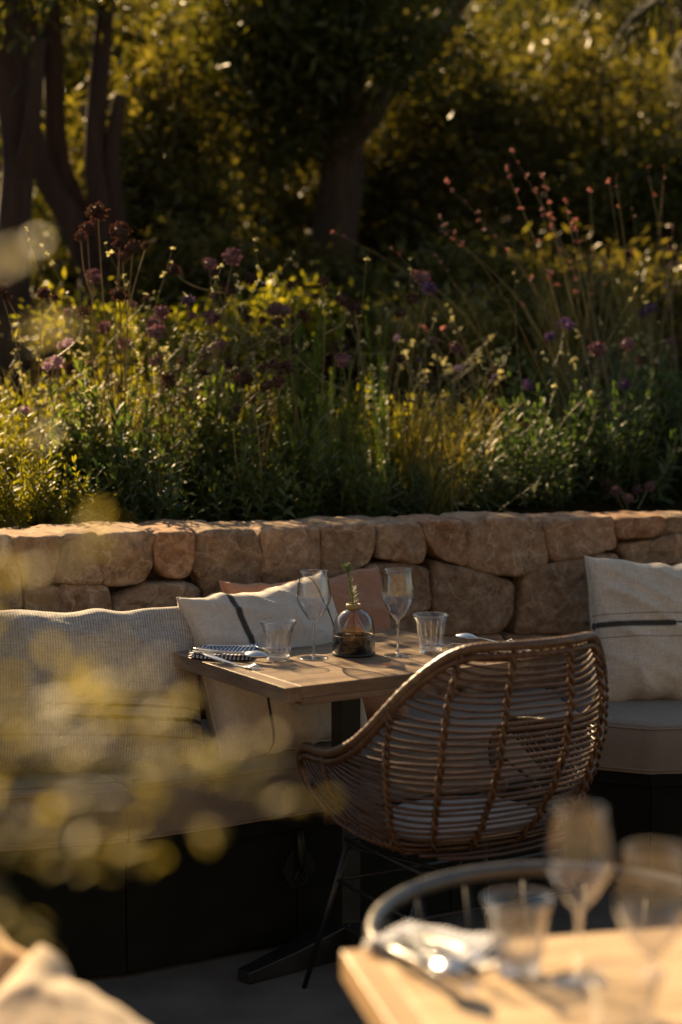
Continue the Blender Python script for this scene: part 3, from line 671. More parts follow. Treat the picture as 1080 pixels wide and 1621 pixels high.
def flower_plant(label, root_px, d, heads, group='wild flowers in the bed', cat='flower', stemmat='drystem', name='pincushion_plant', w=.0022):
    Yr = yw(root_px, d); x = (root_px - 540) / FP * Yr; bs = Vector((x, Yr, ground_z(x, Yr) - .01)); t = thing(name, label, cat, bs, group=group)
    r = random.Random(hash_(label)); hub = None
    for i, (px, py, rad, kind) in enumerate(heads):
        Y = Yr + r.uniform(-.12, .12); p = at(px, py, Y) - bs; R_ = rad / FP * Y
        if hub is None or r.random() < .45 or i % 4 == 0: st = Vector((r.uniform(-.03, .03), r.uniform(-.03, .03), 0)); hub = None
        else: st = hub
        mid = st * .45 + p * .55 + Vector((r.uniform(-.03, .03), r.uniform(-.03, .03), -.02 if hub else .05))
        pts = spline([st, mid, p - Vector((0, 0, R_*.4))], 6)
        m = MB(); m.tube(pts, [w * (1.15 - .5 * k / (len(pts)-1)) for k in range(len(pts))], 5, cap=False); m.build('stalk', M[stemmat], t)
        hub = pts[8]
        link('flower_head', r.choice(HEAD[kind]), t, p, (r.uniform(-.6, .6), r.uniform(-.6, .6), r.uniform(0, 6)), R_ * .9)
    return t
flower_plant('tallest stem with brown seed heads, upper left of the bed', 188, .85, [(155,336,20,'brown'),(138,362,14,'brown'),(128,374,11,'brown'),(191,368,20,'brown'),(188,386,12,'brown'),(210,392,15,'brown'),(231,388,9,'brown'),(194,408,12,'brown'),(148,437,15,'mauve'),(188,467,15,'brown')])
flower_plant('brown seed heads at the left picture edge', 45, .8, [(2,457,15,'brown'),(12,470,9,'brown'),(72,465,14,'brown'),(88,472,8,'brown'),(107,495,9,'mauve'),(133,494,13,'brown')])
flower_plant('pale lilac blooms low at the far left', 100, .95, [(90,573,13,'lilac'),(74,580,9,'lilac'),(108,543,10,'lilac'),(96,546,8,'lilac'),(40,650,10,'lilac')])
flower_plant('large mauve bloom on a stem above the cream flowers', 350, .95, [(368,407,18,'mauve'),(332,418,13,'mauve'),(397,441,12,'brown'),(275,427,13,'brown'),(360,462,9,'brown'),(340,470,9,'brown')])
flower_plant('violet and brown heads in the middle left of the bed', 320, .75, [(298,475,12,'purple'),(333,503,13,'mauve'),(351,545,10,'mauve'),(267,601,14,'brown'),(362,577,9,'brown'),(305,640,9,'brown')])
flower_plant('cluster of dark seed heads above the white pillow', 405, .58, [(386,601,17,'brown'),(398,632,9,'brown'),(422,612,12,'brown'),(440,604,13,'brown'),(455,581,14,'brown'),(435,578,12,'brown'),(418,580,9,'brown'),(375,648,8,'brown'),(372,662,7,'brown')])
flower_plant('small dark heads in front of the rosemary', 480, .8, [(460,451,8,'brown'),(500,470,7,'brown'),(513,446,11,'brown'),(545,478,11,'brown'),(450,540,11,'brown'),(440,510,10,'brown'),(415,508,9,'brown'),(480,500,12,'brown')])
flower_plant('single round dark purple head right of the trunk base', 560, .7, [(543,570,15,'mauve'),(465,555,8,'brown')])
flower_plant('pair of dark violet balls on a pale stem, right of the trunk', 655, .95, [(668,440,15,'mauve'),(679,456,13,'purple')])
flower_plant('round purple head on a thin stem right of the grasses', 715, .8, [(721,551,12,'mauve'),(689,540,8,'mauve'),(726,583,8,'lilac'),(628,535,7,'lilac'),(783,597,6,'purple'),(664,570,5,'purple')])
flower_plant('oval purple heads over the dark sage, left group', 890, 1.0, [(870,533,10,'purple'),(893,511,11,'purple'),(902,516,9,'purple'),(837,610,11,'purple'),(790,648,7,'mauve')], stemmat='stem')
flower_plant('round mauve heads over the dark sage, centre right', 960, .8, [(945,553,15,'mauve'),(993,545,13,'mauve'),(990,610,12,'purple'),(973,645,9,'purple'),(1015,570,9,'brown')], stemmat='stem')
flower_plant('purple heads highest at the right edge of the bed', 1020, .95, [(1030,488,11,'purple'),(1018,496,9,'purple'),(1062,540,8,'mauve')], stemmat='stem')
flower_plant('dusky red blooms low on the wall at the right', 1000, .48, [(975,778,11,'mauve'),(995,790,10,'mauve'),(1010,775,9,'mauve'),(960,765,9,'brown'),(1030,770,11,'mauve')], stemmat='stem')

def scatter_heads(seed, n, x0, x1, y0, y1):
    r = random.Random(seed); return [(r.uniform(x0, x1), r.uniform(y0, y1), r.uniform(8, 15), r.choice(['brown', 'brown', 'brown', 'mauve'])) for _ in range(n)]
flower_plant('loose scatter of brown heads behind the tallest seed stem', 150, 1.1, scatter_heads(1, 9, 60, 250, 470, 610))
flower_plant('many brown heads between the mauve bloom and the rosemary', 400, 1.15, scatter_heads(2, 12, 300, 470, 430, 600))
flower_plant('brown heads dotted among the cream blossoms, left of centre', 280, .9, scatter_heads(3, 10, 210, 360, 490, 640))
flower_plant('brown heads around the right rosemary', 590, 1.0, scatter_heads(4, 7, 530, 660, 470, 600))

# little cream blossoms on thin stems
def blossom_mesh(mat, seed):
    r = random.Random(seed); m = MB()
    for i in range(6):
        a = r.uniform(0, 6.28); el = r.uniform(-.2, 1.0); d = Vector((math.cos(a)*math.cos(el), math.sin(a)*math.cos(el), math.sin(el)))
        leafblade(m, Vector((0, 0, 0)) + d * .1, d, Vector((0, 0, 1)), r.uniform(.7, 1.1), .6, .3, .4)
    me = bpy.data.meshes.new('blossom'); me.from_pydata(m.v, [], m.f); me.materials.append(mat); me.update(); return me
BL = {k: [blossom_mesh(M[mt], 3 + i) for i in range(4)] for k, mt in (('cream', 'creamfl'), ('pink', 'pinkfl'))}
def wild(label, root_px, d, pts, kind='cream', name='wildflower', stemmat='stem', size=.012, bend=(-.1, .12), extra=2, w=.0014, group='thin stemmed wild flowers', leafy=True):
    Yr = yw(root_px, d); x = (root_px - 540) / FP * Yr; bs = Vector((x, Yr, ground_z(x, Yr) - .01)); t = thing(name, label, 'flower', bs, group=group); r = random.Random(hash_(label))
    for (px, py) in pts:
        Y = Yr + r.uniform(-.2, .2); p = at(px, py, Y) - bs; st = Vector((r.uniform(-.07, .07), r.uniform(-.06, .06), 0))
        mid = st * .5 + p * .5 + Vector((r.uniform(*bend) * (1 if p.x < st.x else -1) * -1, r.uniform(-.05, .05), abs(p.x - st.x) * .25 + .03))
        Q = spline([st, mid, p], 7); m = MB(); m.tube(Q, [w * (1.3 - .8 * k / (len(Q)-1)) for k in range(len(Q))], 4, cap=False)
        if leafy:
            for k in range(3, 12):
                a = r.uniform(0, 6.28); leafblade(m, Q[k], Vector((math.cos(a), math.sin(a), r.uniform(.2, 1))), Vector((0, 0, 1)), r.uniform(.014, .03), .006, .2)
        m.build('stalk', M[stemmat], t)
        for j in range(1 + r.randint(0, extra)):
            q = Q[-1 - j] if j < 4 else Q[-1]
            q = q + Vector((r.uniform(-.006, .006), r.uniform(-.006, .006), r.uniform(-.004, .008)))
            link('blossom', r.choice(BL[kind]), t, q, (r.uniform(-1, 1), r.uniform(-1, 1), r.uniform(0, 6)), size * r.uniform(.6, 1.25))
    return t
cream = [('cream blossoms nodding beside the tallest seed heads', 215, .9, [(40,365),(70,392),(165,385),(195,440),(187,447),(180,505),(205,512),(228,470),(128,540),(150,570)]),
 ('white blossoms arching over in front of the yellow shrub', 300, .8, [(272,398),(262,545),(290,470),(275,520),(350,425),(340,440),(375,434),(330,560),(300,585),(315,540)]),
 ('cream blossoms crowding left of the rosemary', 390, .9, [(402,384),(465,400),(422,478),(410,447),(438,520),(385,520),(400,560),(372,540),(352,600),(330,620)]),
 ('sunny cream flowers low behind the left sage', 235, .7, [(215,560),(240,600),(198,620),(225,640),(262,575),(180,600),(245,690),(285,610),(310,600),(200,660)]),
 ('white blossoms reaching in front of the dark trunk', 500, .85, [(580,413),(572,500),(518,480),(540,465),(600,520),(572,545),(555,520),(590,580)]),
 ('pale blossoms floating right of the trunk', 660, 1.0, [(650,415),(630,450),(655,455),(608,490),(690,500),(640,560),(660,600),(700,620),(675,590)]),
 ('white specks scattered above the grasses', 720, .75, [(720,530),(760,560),(790,570),(820,645),(850,700),(825,640),(760,675),(770,610),(740,630),(805,560)]),
 ('white specks over the dark sage', 860, .7, [(815,435),(905,575),(880,610),(935,625),(850,740),(872,780),(860,805),(800,760),(860,560)]),
 ('white blossom standing high at the right', 1000, .9, [(1005,460),(1020,470),(950,505),(915,525),(1045,510),(930,600),(890,560)]),
 ('cream flowers at the far left behind the foreground leaves', 40, .75, [(20,640),(60,620),(88,665),(15,670),(45,700),(120,650),(140,620),(100,690)]),
 ('tiny bleached flower drooping onto the wall top', 800, .5, [(752,795),(700,745),(812,765),(845,775),(728,800)])]
for lab, px, d, pts in cream: wild(lab, px, d, pts)
def jit(pts, n, sx, sy, seed):
    r = random.Random(seed); out = list(pts)
    for _ in range(n): p = r.choice(pts); out.append((p[0] + r.gauss(0, sx), p[1] + r.gauss(0, sy)))
    return out
for lab, px, d, pts, sd2 in (('thin grassy flower stems filling the sunny left bed', 250, 1.05, [(180,520),(240,540),(300,530),(360,520),(420,540)], 1), ('hazy stems with cream specks behind the pillow', 400, 1.2, [(330,560),(400,560),(460,600),(300,600)], 2),
  ('blurry yellow stems right of the rosemary', 690, 1.5, [(640,560),(700,590),(760,560),(800,600)], 3), ('dim flowering stems behind the dark sage', 880, 1.5, [(850,560),(920,540),(990,560),(1050,540)], 4), ('fine stems at the left edge behind the herb mounds', 70, 1.3, [(20,560),(80,590),(140,560),(40,610)], 5)):
    wild(lab, px, d, jit(pts, 22, 35, 32, sd2), extra=3, size=.011)
# pink gaura wands
wild('long pink flowered wand arching left above the grasses', 960, 1.0, [(705,370),(800,265),(695,345),(705,290),(760,350),(860,280)], 'pink', 'gaura', 'drystem', .013, (-.05, .05), 4, .0016, 'pink flowering wands', False)
wild('pink flower wands crossing in front of the dark trunk', 830, 1.1, [(530,367),(620,393),(690,405),(655,430),(665,515),(700,520)], 'pink', 'gaura', 'drystem', .013, (-.05, .05), 3, .0015, 'pink flowering wands', False)
wild('upright pink wands left of the top right edge', 985, 1.05, [(845,300),(895,320),(935,300),(965,290),(855,330),(910,350),(975,280),(870,340),(810,240)], 'pink', 'gaura', 'drystem', .012, (-.03, .03), 5, .0015, 'pink flowering wands', False)
wild('pink wands at the right picture edge', 1060, 1.1, [(1025,265),(1052,262),(1050,300),(1000,330),(1058,390),(1075,405),(1060,420),(1065,360)], 'pink', 'gaura', 'drystem', .012, (-.03, .03), 5, .0015, 'pink flowering wands', False)
wild('short pink wands low over the dark sage', 930, 1.2, [(857,380),(870,430),(905,415),(975,420),(840,440),(940,395),(960,395),(880,450),(935,465),(1035,440),(1000,400),(830,480)], 'pink', 'gaura', 'drystem', .012, (-.03, .03), 3, .0014, 'pink flowering wands', False)
# grasses
def grass(label, px, d, n, H, spread, lean, seed, group='ornamental grasses'):
    r = random.Random(seed); Y = yw(px, d); x = (px - 540) / FP * Y; bs = Vector((x, Y, ground_z(x, Y) - .01)); t = thing('grass_clump', label, 'grass', bs, group=group); m = MB()
    for i in range(n):
        a = r.uniform(0, 6.28); h = H * r.uniform(.55, 1.1); s = spread * r.uniform(.3, 1.2); o = Vector((r.gauss(0, .03), r.gauss(0, .03), 0))
        dx = math.cos(a) * s + lean * r.uniform(.4, 1.4); dy = math.sin(a) * s * .7
        Q = spline([o, o + Vector((dx*.25, dy*.25, h*.6)), o + Vector((dx*.65, dy*.65, h*.95)), o + Vector((dx*1.2, dy*1.2, h*r.uniform(.55, 1.0)))], 4)
        wd = r.uniform(.0012, .0026); vs = []; k = len(Q)
        for j, q in enumerate(Q):
            f = wd * (1 - (j/(k-1))**2 * .8); vs += [q + Vector((-math.sin(a)*f, math.cos(a)*f, 0)), q - Vector((-math.sin(a)*f, math.cos(a)*f, 0))]
        m.add(vs, [(2*j, 2*j+1, 2*j+3, 2*j+2) for j in range(k-1)])
    o = m.build('blades', M['grass'], t, smooth=False); o['kind'] = 'stuff'; return t
grass('arching golden grass right of the narrow rosemary', 650, .75, 110, .38, .22, .08, 1)
grass('fine dry grass in the middle of the right half', 730, .85, 90, .34, .26, .10, 2)
grass('low wispy grass hanging above the broken straw', 690, .55, 70, .22, .24, .10, 3)
grass('tall thin grass behind the pink wands', 900, 1.5, 80, .75, .25, -.15, 4)
grass('tall dry grass at the right edge behind the sage', 1010, 1.6, 80, .78, .25, -.12, 5)
grass('thin grass blades among the left seed heads', 200, .95, 50, .45, .30, .15, 6)
grass('pale grass behind the lilac blooms at the left', 60, 1.2, 40, .42, .30, .10, 7)
grass('grass blades left of the central rosemary', 390, 1.1, 50, .42, .28, .12, 8)
grass('low yellow grass patch far behind the purple head', 760, 2.6, 220, .45, .45, 0, 9)
grass('dry low grass on the ground behind the white specks', 640, 3.2, 220, .45, .5, 0, 10)
grass('dry brown grass further back at the right', 900, 3.0, 260, .65, .5, -.1, 11)
# broken straw stalk
Ys = yw(725, .42); m = MB(); g0 = at(722, 733, Ys)
m.tube(spline([at(728, 812, Ys), at(717, 790, Ys), at(715, 765, Ys), at(722, 733, Ys)], 4) + [at(716, 733, Ys+.01), at(708, 738, Ys+.02)], .0018, 5)
tag(m.build('straw_stalk', M['drystem']), 'bent straw stalk standing on the wall top right of centre', 'stalk')

# ---------------------------------------------------------------- bench
BP = [Vector((-2.2, 3.90)), Vector((-.50, 4.385)), Vector((.695, 5.125)), Vector((.845, 5.065)), Vector((2.2, 5.26))]
def wall_y(x): return WA.y + (x - WA.x) * WU.y / WU.x
bench = thing('built_in_bench', 'dark painted box bench running along the stone wall', 'bench', (0, 0, 0))
def inset_line(P, d):
    out = []
    for i, p in enumerate(P):
        n = Vector((0, 0))
        for a, b2 in ((i-1, i), (i, i+1)):
            if a < 0 or b2 >= len(P): continue
            t = (P[b2] - P[a]).normalized(); n += Vector((-t.y, t.x))
        n.normalize(); out.append(p + n * d)
    return out
BI = inset_line(BP, .03)
seg_boards = [5, 3, 1, 4]
for i in range(4):
    a, b2 = BI[i], BI[i+1]; u = (b2 - a).normalized(); n = Vector((-u.y, u.x)); ln = (b2 - a).length; k = seg_boards[i]
    mt = Matrix(((u.x, n.x, 0, a.x), (u.y, n.y, 0, a.y), (0, 0, 1, 0), (0, 0, 0, 1)))
    for j in range(k):
        m = MB(); m.box((ln*j/k + .002, 0, .012), (ln*(j+1)/k - .002, .022, .300), mt); m.build('panel', M['panel'], bench, smooth=False, bevel=.002)
    a, b2 = BP[i], BP[i+1]; ln = (b2 - a).length; mt = Matrix(((u.x, n.x, 0, a.x), (u.y, n.y, 0, a.y), (0, 0, 1, 0), (0, 0, 0, 1)))
    m = MB(); m.box((.001, .012, .303), (ln - .001, .10, .338), mt); m.build('top_rail', M['panel'], bench, smooth=False, bevel=.003)
m = MB(); Q = inset_line(BP, .10); vs = []
for p in Q: vs += [(p.x, p.y, .333), (p.x, wall_y(p.x) - .04, .333)]
m.add(vs, [(2*i, 2*i+2, 2*i+3, 2*i+1) for i in range(4)]); m.build('seat_deck', M['panel'], bench, smooth=False)
# ornamental iron hasp on the bench front
u = (BI[2] - BI[1]).normalized(); n = Vector((-u.y, u.x)); fx = on(480, 1365, .22)
tt = (Vector((fx.x, fx.y)) - BI[1]).dot(u); pp = BI[1] + u * tt
hs = thing('iron_latch', 'ornate black iron latch plate on the bench front', 'latch', (pp.x - n.x*.004, pp.y - n.y*.004, .20), math.atan2(u.y, u.x))
m = MB(); k = 40; ring = [( (.040 + .008 * abs(math.cos(4 * 2*math.pi*i/k))) * math.cos(2*math.pi*i/k), (.046 + .008 * abs(math.sin(4 * 2*math.pi*i/k))) * math.sin(2*math.pi*i/k)) for i in range(k)]
m.add([(x, -.004, z) for x, z in ring] + [(x, .004, z) for x, z in ring], [tuple(range(k)), tuple(range(2*k-1, k-1, -1))] + [(i, i+k, (i+1) % k + k, (i+1) % k) for i in range(k)])
m.build('back_plate', M['iron'], hs, smooth=False)
m = MB(); m.tube([(0, -.006, .10), (0, -.012, .06), (0, -.016, .02), (0, -.012, -.01)], [.010, .013, .011, .006], 8); m.build('hasp', M['iron'], hs)
m = MB(); m.tube([(.016*math.cos(a), -.014, -.022 + .018*math.sin(a)) for a in [2*math.pi*i/20 for i in range(20)]], .003, 6, closed=True); m.build('ring', M['iron'], hs)
def cushion(name, label, foot, z0, z1, mat, cat='cushion', group=None, bev=.028, seed=0, seam=True):
    """upholstered pad over a footprint polygon"""
    cx = sum((p for p in foot), Vector((0, 0))) / len(foot); t = thing(name, label, cat, (cx.x, cx.y, z0), group=group)
    Q = []
    for i in range(len(foot)):
        a = foot[i]; b2 = foot[(i+1) % len(foot)]; n = max(1, int((b2 - a).length / .022))
        for k in range(n): Q.append(a + (b2 - a) * k / n)
    def sm(Q, it):
        for _ in range(it): Q = [Q[i]*.5 + Q[i-1]*.25 + Q[(i+1) % len(Q)]*.25 for i in range(len(Q))]
        return Q
    h = z1 - z0; prof = [(.0, 0), (.0, .012), (-.008, h*.5), (-.002, h-.016), (.004, h-.004), (.014, h+.001), (.03, h+.004)]
    vs = []; fs = []; n = len(Q); area = sum(Q[i-1].x*Q[i].y - Q[i].x*Q[i-1].y for i in range(n)); sgn = 1 if area > 0 else -1
    nr = []
    Qs = Q
    for i in range(n):
        tv = (Q[(i+1) % n] - Q[i-1]).normalized(); nr.append(Vector((-tv.y, tv.x)) * sgn)
    for (ins, z) in prof:
        for i, q in enumerate(Qs):
            wv = .004 * mnoise.noise(Vector((q.x*9, q.y*9, z*12 + seed))) + .003 * mnoise.noise(Vector((q.x*26, q.y*26, z*6 + seed)))
            p = q + nr[i] * (ins + wv); vs.append((p.x - cx.x, p.y - cx.y, z + (.006 * mnoise.noise(Vector((q.x*5, q.y*5, seed))) if z > h*.6 else 0)))
    for r in range(len(prof)-1):
        for i in range(n): fs.append((r*n+i, r*n+(i+1) % n, (r+1)*n+(i+1) % n, (r+1)*n+i))
    top = [(len(prof)-1)*n + i for i in range(n)]; fs.append(tuple(top)); fs.append(tuple(range(n-1, -1, -1)))
    m = MB(); m.add(vs, fs); o = m.build('pad', mat, t)
    bm = bmesh.new(); bm.from_mesh(o.data); bmesh.ops.recalc_face_normals(bm, faces=bm.faces)
    for e in bm.edges:
        if e.is_manifold and e.calc_face_angle(0) > R(36): e.smooth = False
    bm.to_mesh(o.data); bm.free()
    if seam:
        for z in (.010, h - .012):
            m = MB(); m.tube([(q.x - cx.x - nr[i].x*.002, q.y - cx.y - nr[i].y*.002, z) for i, q in enumerate(Qs)], .0028, 5, closed=True); m.build('piping', mat, t)
    return t
M['seat'] = mat_fabric('taupe_canvas', (.225, .185, .155), .08, slub=.05)
def foot(front, gap=.05):
    return list(front) + [Vector((p.x - .0, wall_y(p.x) - gap)) for p in reversed(front)]
bA = [BP[0], BP[1] + (BP[0]-BP[1]).normalized()*.006]; bB = [BP[1], BP[2] - (BP[2]-BP[1]).normalized()*.01]
def wpt(x): return Vector((x, wall_y(x) - .05))
cushion('bench_cushion', 'long taupe seat cushion at the left end of the bench', [bA[0], bA[1], wpt(-.78), wpt(-2.3)], .342, .478, M['seat'], group='bench seat cushions', seed=1)
cushion('bench_cushion', 'taupe seat cushion under the dining table and white pillow', [bB[0], bB[1], wpt(.63), wpt(-.77)], .342, .478, M['seat'], group='bench seat cushions', seed=2)
cushion('bench_cushion', 'taupe seat cushion with a sharp front corner under the right pillow', [BP[2] + Vector((.01, -.004)), BP[3], BP[4], wpt(2.2), wpt(.645)], .342, .478, M['seat'], group='bench seat cushions', seed=3)

# ---------------------------------------------------------------- pillows
def pillow(name, label, w_, h_, T, centre, yaw, lean, roll, mat, seed=0, sag=.0, group=None, wr=.010, pinch=.06, fr=5.0, tilt_edge=0.0):
    t = thing(name, label, 'pillow', centre, group=group); n = 56; vs = []; fs = []
    Mr = Matrix.Rotation(yaw, 4, 'Z') @ Matrix.Rotation(-lean, 4, 'X') @ Matrix.Rotation(roll, 4, 'Y')
    for side in (-1, 1):
        for j in range(n+1):
            for i in range(n+1):
                u = -math.cos(math.pi * i / n); v = -math.cos(math.pi * j / n)
                u = u * .55 + (2*i/n - 1) * .45; v = v * .55 + (2*j/n - 1) * .45
                e = max(0, (1-u*u)) * max(0, (1-v*v))
                x = u * w_/2 * (1 - pinch * (1-v*v) * u*u); z = v * h_/2 * (1 - pinch * (1-u*u) * v*v)
                z -= (sag + .010) * (1-u*u) * (v+1)/2; z += .012 * mnoise.noise(Vector((u*5 + seed, v*1.2, 4))); z += .006 * mnoise.noise(Vector((u*3 + seed, v*3, 1)))
                th = T/2 * e ** .34
                ed = 1 - abs(2*e-1)
                q = Vector((x*fr + seed, z*fr, side*3)); wn_ = mnoise.noise(q) + .5 * mnoise.noise(q * 2.4)
                ang = math.atan2(v, u); cr = max(0, (abs(u)*abs(v)) - .25) * 1.2
                fold = .5 * math.sin((u*v*9 + u*3) + seed) * cr
                rid = (1 - abs(mnoise.noise(Vector((x*7 + z*4 + seed, z*5.5 - x*2, side))))) ** 9 + .7 * (1 - abs(mnoise.noise(Vector((x*4 + seed, z*13 + x*5, side + 4))))) ** 9
                th2 = th + (wn_ * wr + rid * wr * .9 + fold * wr * 1.6) * min(1, e * 5)
                th2 += .5 * T * .10 * (-v) * min(1, e*3)       # filling slumps down
                y = side * max(th2, .0) + (.0015 * side if e > 0 else 0)
                y += .012 * mnoise.noise(Vector((u*2.5 + seed, v*2.5, 9))) * (1 - min(1, e*4))
                vs.append((x, y, z))
        b0 = 0 if side == -1 else (n+1)**2
        for j in range(n):
            for i in range(n):
                q = (b0+j*(n+1)+i, b0+j*(n+1)+i+1, b0+(j+1)*(n+1)+i+1, b0+(j+1)*(n+1)+i)
                fs.append(q if side == -1 else q[::-1])
    m = MB(); m.add(vs, fs); o = m.build('cover', mat, t); 
    bm = bmesh.new(); bm.from_mesh(o.data); bmesh.ops.remove_doubles(bm, verts=bm.verts, dist=.0004); bm.to_mesh(o.data); bm.free()
    o.matrix_local = Mr
    # seam line round the edge
    E = []
    for i in range(n): E.append(vs[i])
    for j in range(n): E.append(vs[j*(n+1)+n])
    for i in range(n, 0, -1): E.append(vs[n*(n+1)+i])
    for j in range(n, 0, -1): E.append(vs[j*(n+1)])
    m = MB(); m.tube(E, .0028, 5, closed=True); s = m.build('seam', mat, t); s.matrix_local = Mr
    return t
BK = (.018, .018, .017)
M['weave'] = mat_fabric('ribbed_linen', (.50, .455, .405), .10, rib=46, ribax=0, slub=.16, stripes=(
    (2, -.062, .0045, BK, 0, -.03, .40, 70), (2, -.092, .0065, BK, 0, .10, .40, 70), (2, -.0915, .0042, BK, 0, .02, .11, 70), (2, -.034, .010, (.30, .24, .19), 0, .03, .40, 0), (2, -.135, .003, (.26, .21, .17), 0, -.35, .4, 0)))
M['white'] = mat_fabric('raw_linen', (.60, .545, .475), .07, slub=.07, stripes=(
    (0, -.095, .011, BK, 2, .03, .25, 60), (0, -.095, .0045, BK, 2, -.25, .04, 60), (0, .155, .0042, BK, 2, .02, .25, 45)))
M['terra'] = mat_fabric('terracotta_linen', (.38, .19, .115), .08, slub=.08)
M['cream'] = mat_fabric('cream_linen', (.60, .535, .45), .07, slub=.10, stripes=(
    (2, .010, .011, BK, 0, -.24, -.005, 60), (2, .012, .0035, BK, 0, -.01, .25, 60), (2, .040, .0018, (.28, .24, .2), 0, -.25, .25, 0), (2, -.028, .0018, (.28, .24, .2), 0, -.25, .25, 0)))
M['fgtan'] = mat_fabric('tan_cotton', (.58, .47, .35), .06, slub=.05)
M['fgbrown'] = mat_fabric('ochre_cotton', (.52, .33, .16), .06, slub=.05)
pillow('pillow', 'large grey ribbed linen pillow with two thin black stripes at the left', .80, .45, .23, (-.72, 4.60, .668), R(20), R(22), R(4.5), M['weave'], 3, .012, 'scatter pillows on the bench')
pillow('pillow', 'terracotta linen pillow half hidden behind the white one', .49, .43, .19, (-.068, 5.075, .682), R(29), R(20), R(-2), M['terra'], 11, .0, 'scatter pillows on the bench')
pillow('pillow', 'white linen pillow with a black vertical stripe under the table corner', .43, .45, .22, (-.172, 4.80, .684), R(30), R(22), R(-6), M['white'], 7, .0, 'scatter pillows on the bench', .011)
pillow('pillow', 'creased cream pillow with a black horizontal stripe at the right edge', .47, .44, .19, (.95, 5.49, .67), R(10), R(16), R(1.5), M['cream'], 17, .0, 'scatter pillows on the bench', .014)

# ---------------------------------------------------------------- dining table
TU = R(32); TC = Vector((.012, 4.600))
dt = thing('dining_table', 'small oak topped table on a black pedestal behind the cane chair', 'table', (TC.x, TC.y, 0), TU)
m = MB(); nb = 3; WX, WY = .68, .575
for k in range(nb):
    y0 = -WY/2 + WY*k/nb; m = MB(); m.box((-WX/2 + .042, y0 + .0007, .722), (WX/2 - .042, y0 + WY/nb - .0007, .750)); m.build('plank', M['wood'], dt, smooth=False, bevel=.0012)
for sx in (-1, 1):
    m = MB(); a = sx*(WX/2 - .0412); b2 = sx*WX/2; m.box((min(a, b2), -WY/2, .716), (max(a, b2), WY/2, .7501)); m.build('end_board', mat_wood('oak_end' + str(sx), (.08, .05, .03), (.18, .12, .075), (.30, .22, .145), .4, 1), dt, smooth=False, bevel=.0007)
for sy in (-1, 1):
    m = MB(); a = sy*(WY/2 - .03); b2 = sy*(WY/2 + .0); m.box((-WX/2 + .0415, min(a, b2), .706), (WX/2 - .0415, max(a, b2), .7215)); m.build('edge_strip', M['wood'], dt, smooth=False, bevel=.001)
m = MB(); m.box((-.22, -.16, .698), (.22, .16, .7155)); m.build('top_plate', M['black'], dt, smooth=False, bevel=.003)
m = MB(); m.box((-.027, -.027, .04), (.027, .027, .698)); m.build('column', M['black'], dt, smooth=False, bevel=.003)
for a in (12, 190, 282, 100):
    ca, sa = math.cos(R(a)), math.sin(R(a)); ln = .33 if a != 100 else .14; m = MB()
    u = Vector((ca, sa, 0)); v = Vector((-sa, ca, 0)); vs = []
    for (q, hw, z0, z1) in ((.015, .035, .0, .085), (ln*.55, .03, .0, .052), (ln - .03, .024, .002, .034), (ln, .022, .002, .030)):
        for s2, z in ((-1, z0), (1, z0), (1, z1), (-1, z1)): vs.append(u*q + v*hw*s2 + Vector((0, 0, z)))
    fs = [(0, 3, 2, 1), (12, 13, 14, 15)] + [(4*i+j, 4*i+(j+1) % 4, 4*i+4+(j+1) % 4, 4*i+4+j) for i in range(3) for j in range(4)]
    m.add(vs, fs); m.build('foot', M['black'], dt, smooth=False, bevel=.003)

# ---------------------------------------------------------------- glassware
def wineglass(label, loc, S=1.0, group=None):
    t = thing('wine_glass', label, 'glass', loc, rnd.uniform(0, 3), group)
    outer = [(.0045, .088), (.007, .0905), (.014, .097), (.024, .110), (.0345, .127), (.0405, .140), (.0425, .149), (.0420, .158), (.0392, .178), (.0355, .200), (.0330, .213)]
    inner = [(r_ - .0010, z + .0004) for r_, z in reversed(outer[3:])] + [(.013, .0995), (.005, .0945), (.0001, .0940)]
    m = MB(); m.lathe([(r_*S, z*S) for r_, z in outer + [(.0325, .2138)] + inner], 56); m.build('bowl', M['glass'], t)
    m = MB(); m.lathe([(r_*S, z*S) for r_, z in [(.0001, .0925), (.0062, .0905), (.0048, .087), (.0036, .076), (.0032, .05), (.0034, .02), (.0045, .010), (.0075, .0062), (.0001, .004)]], 24); m.build('stem', M['glass_solid'], t)
    m = MB(); m.lathe([(r_*S, z*S) for r_, z in [(.0001, .0068), (.008, .0060), (.018, .0038), (.030, .0022), (.0352, .0016), (.0357, .0008), (.0350, .0002), (.0001, .0002)]], 56); m.build('base', M['glassfoot'], t)
    m = MB(); m.tube([(.03285*S*math.cos(a), .03285*S*math.sin(a), .2134*S) for a in [2*math.pi*i/56 for i in range(56)]], .00075, 6, closed=True); m.build('rim', M['glass_solid'], t)
    return t
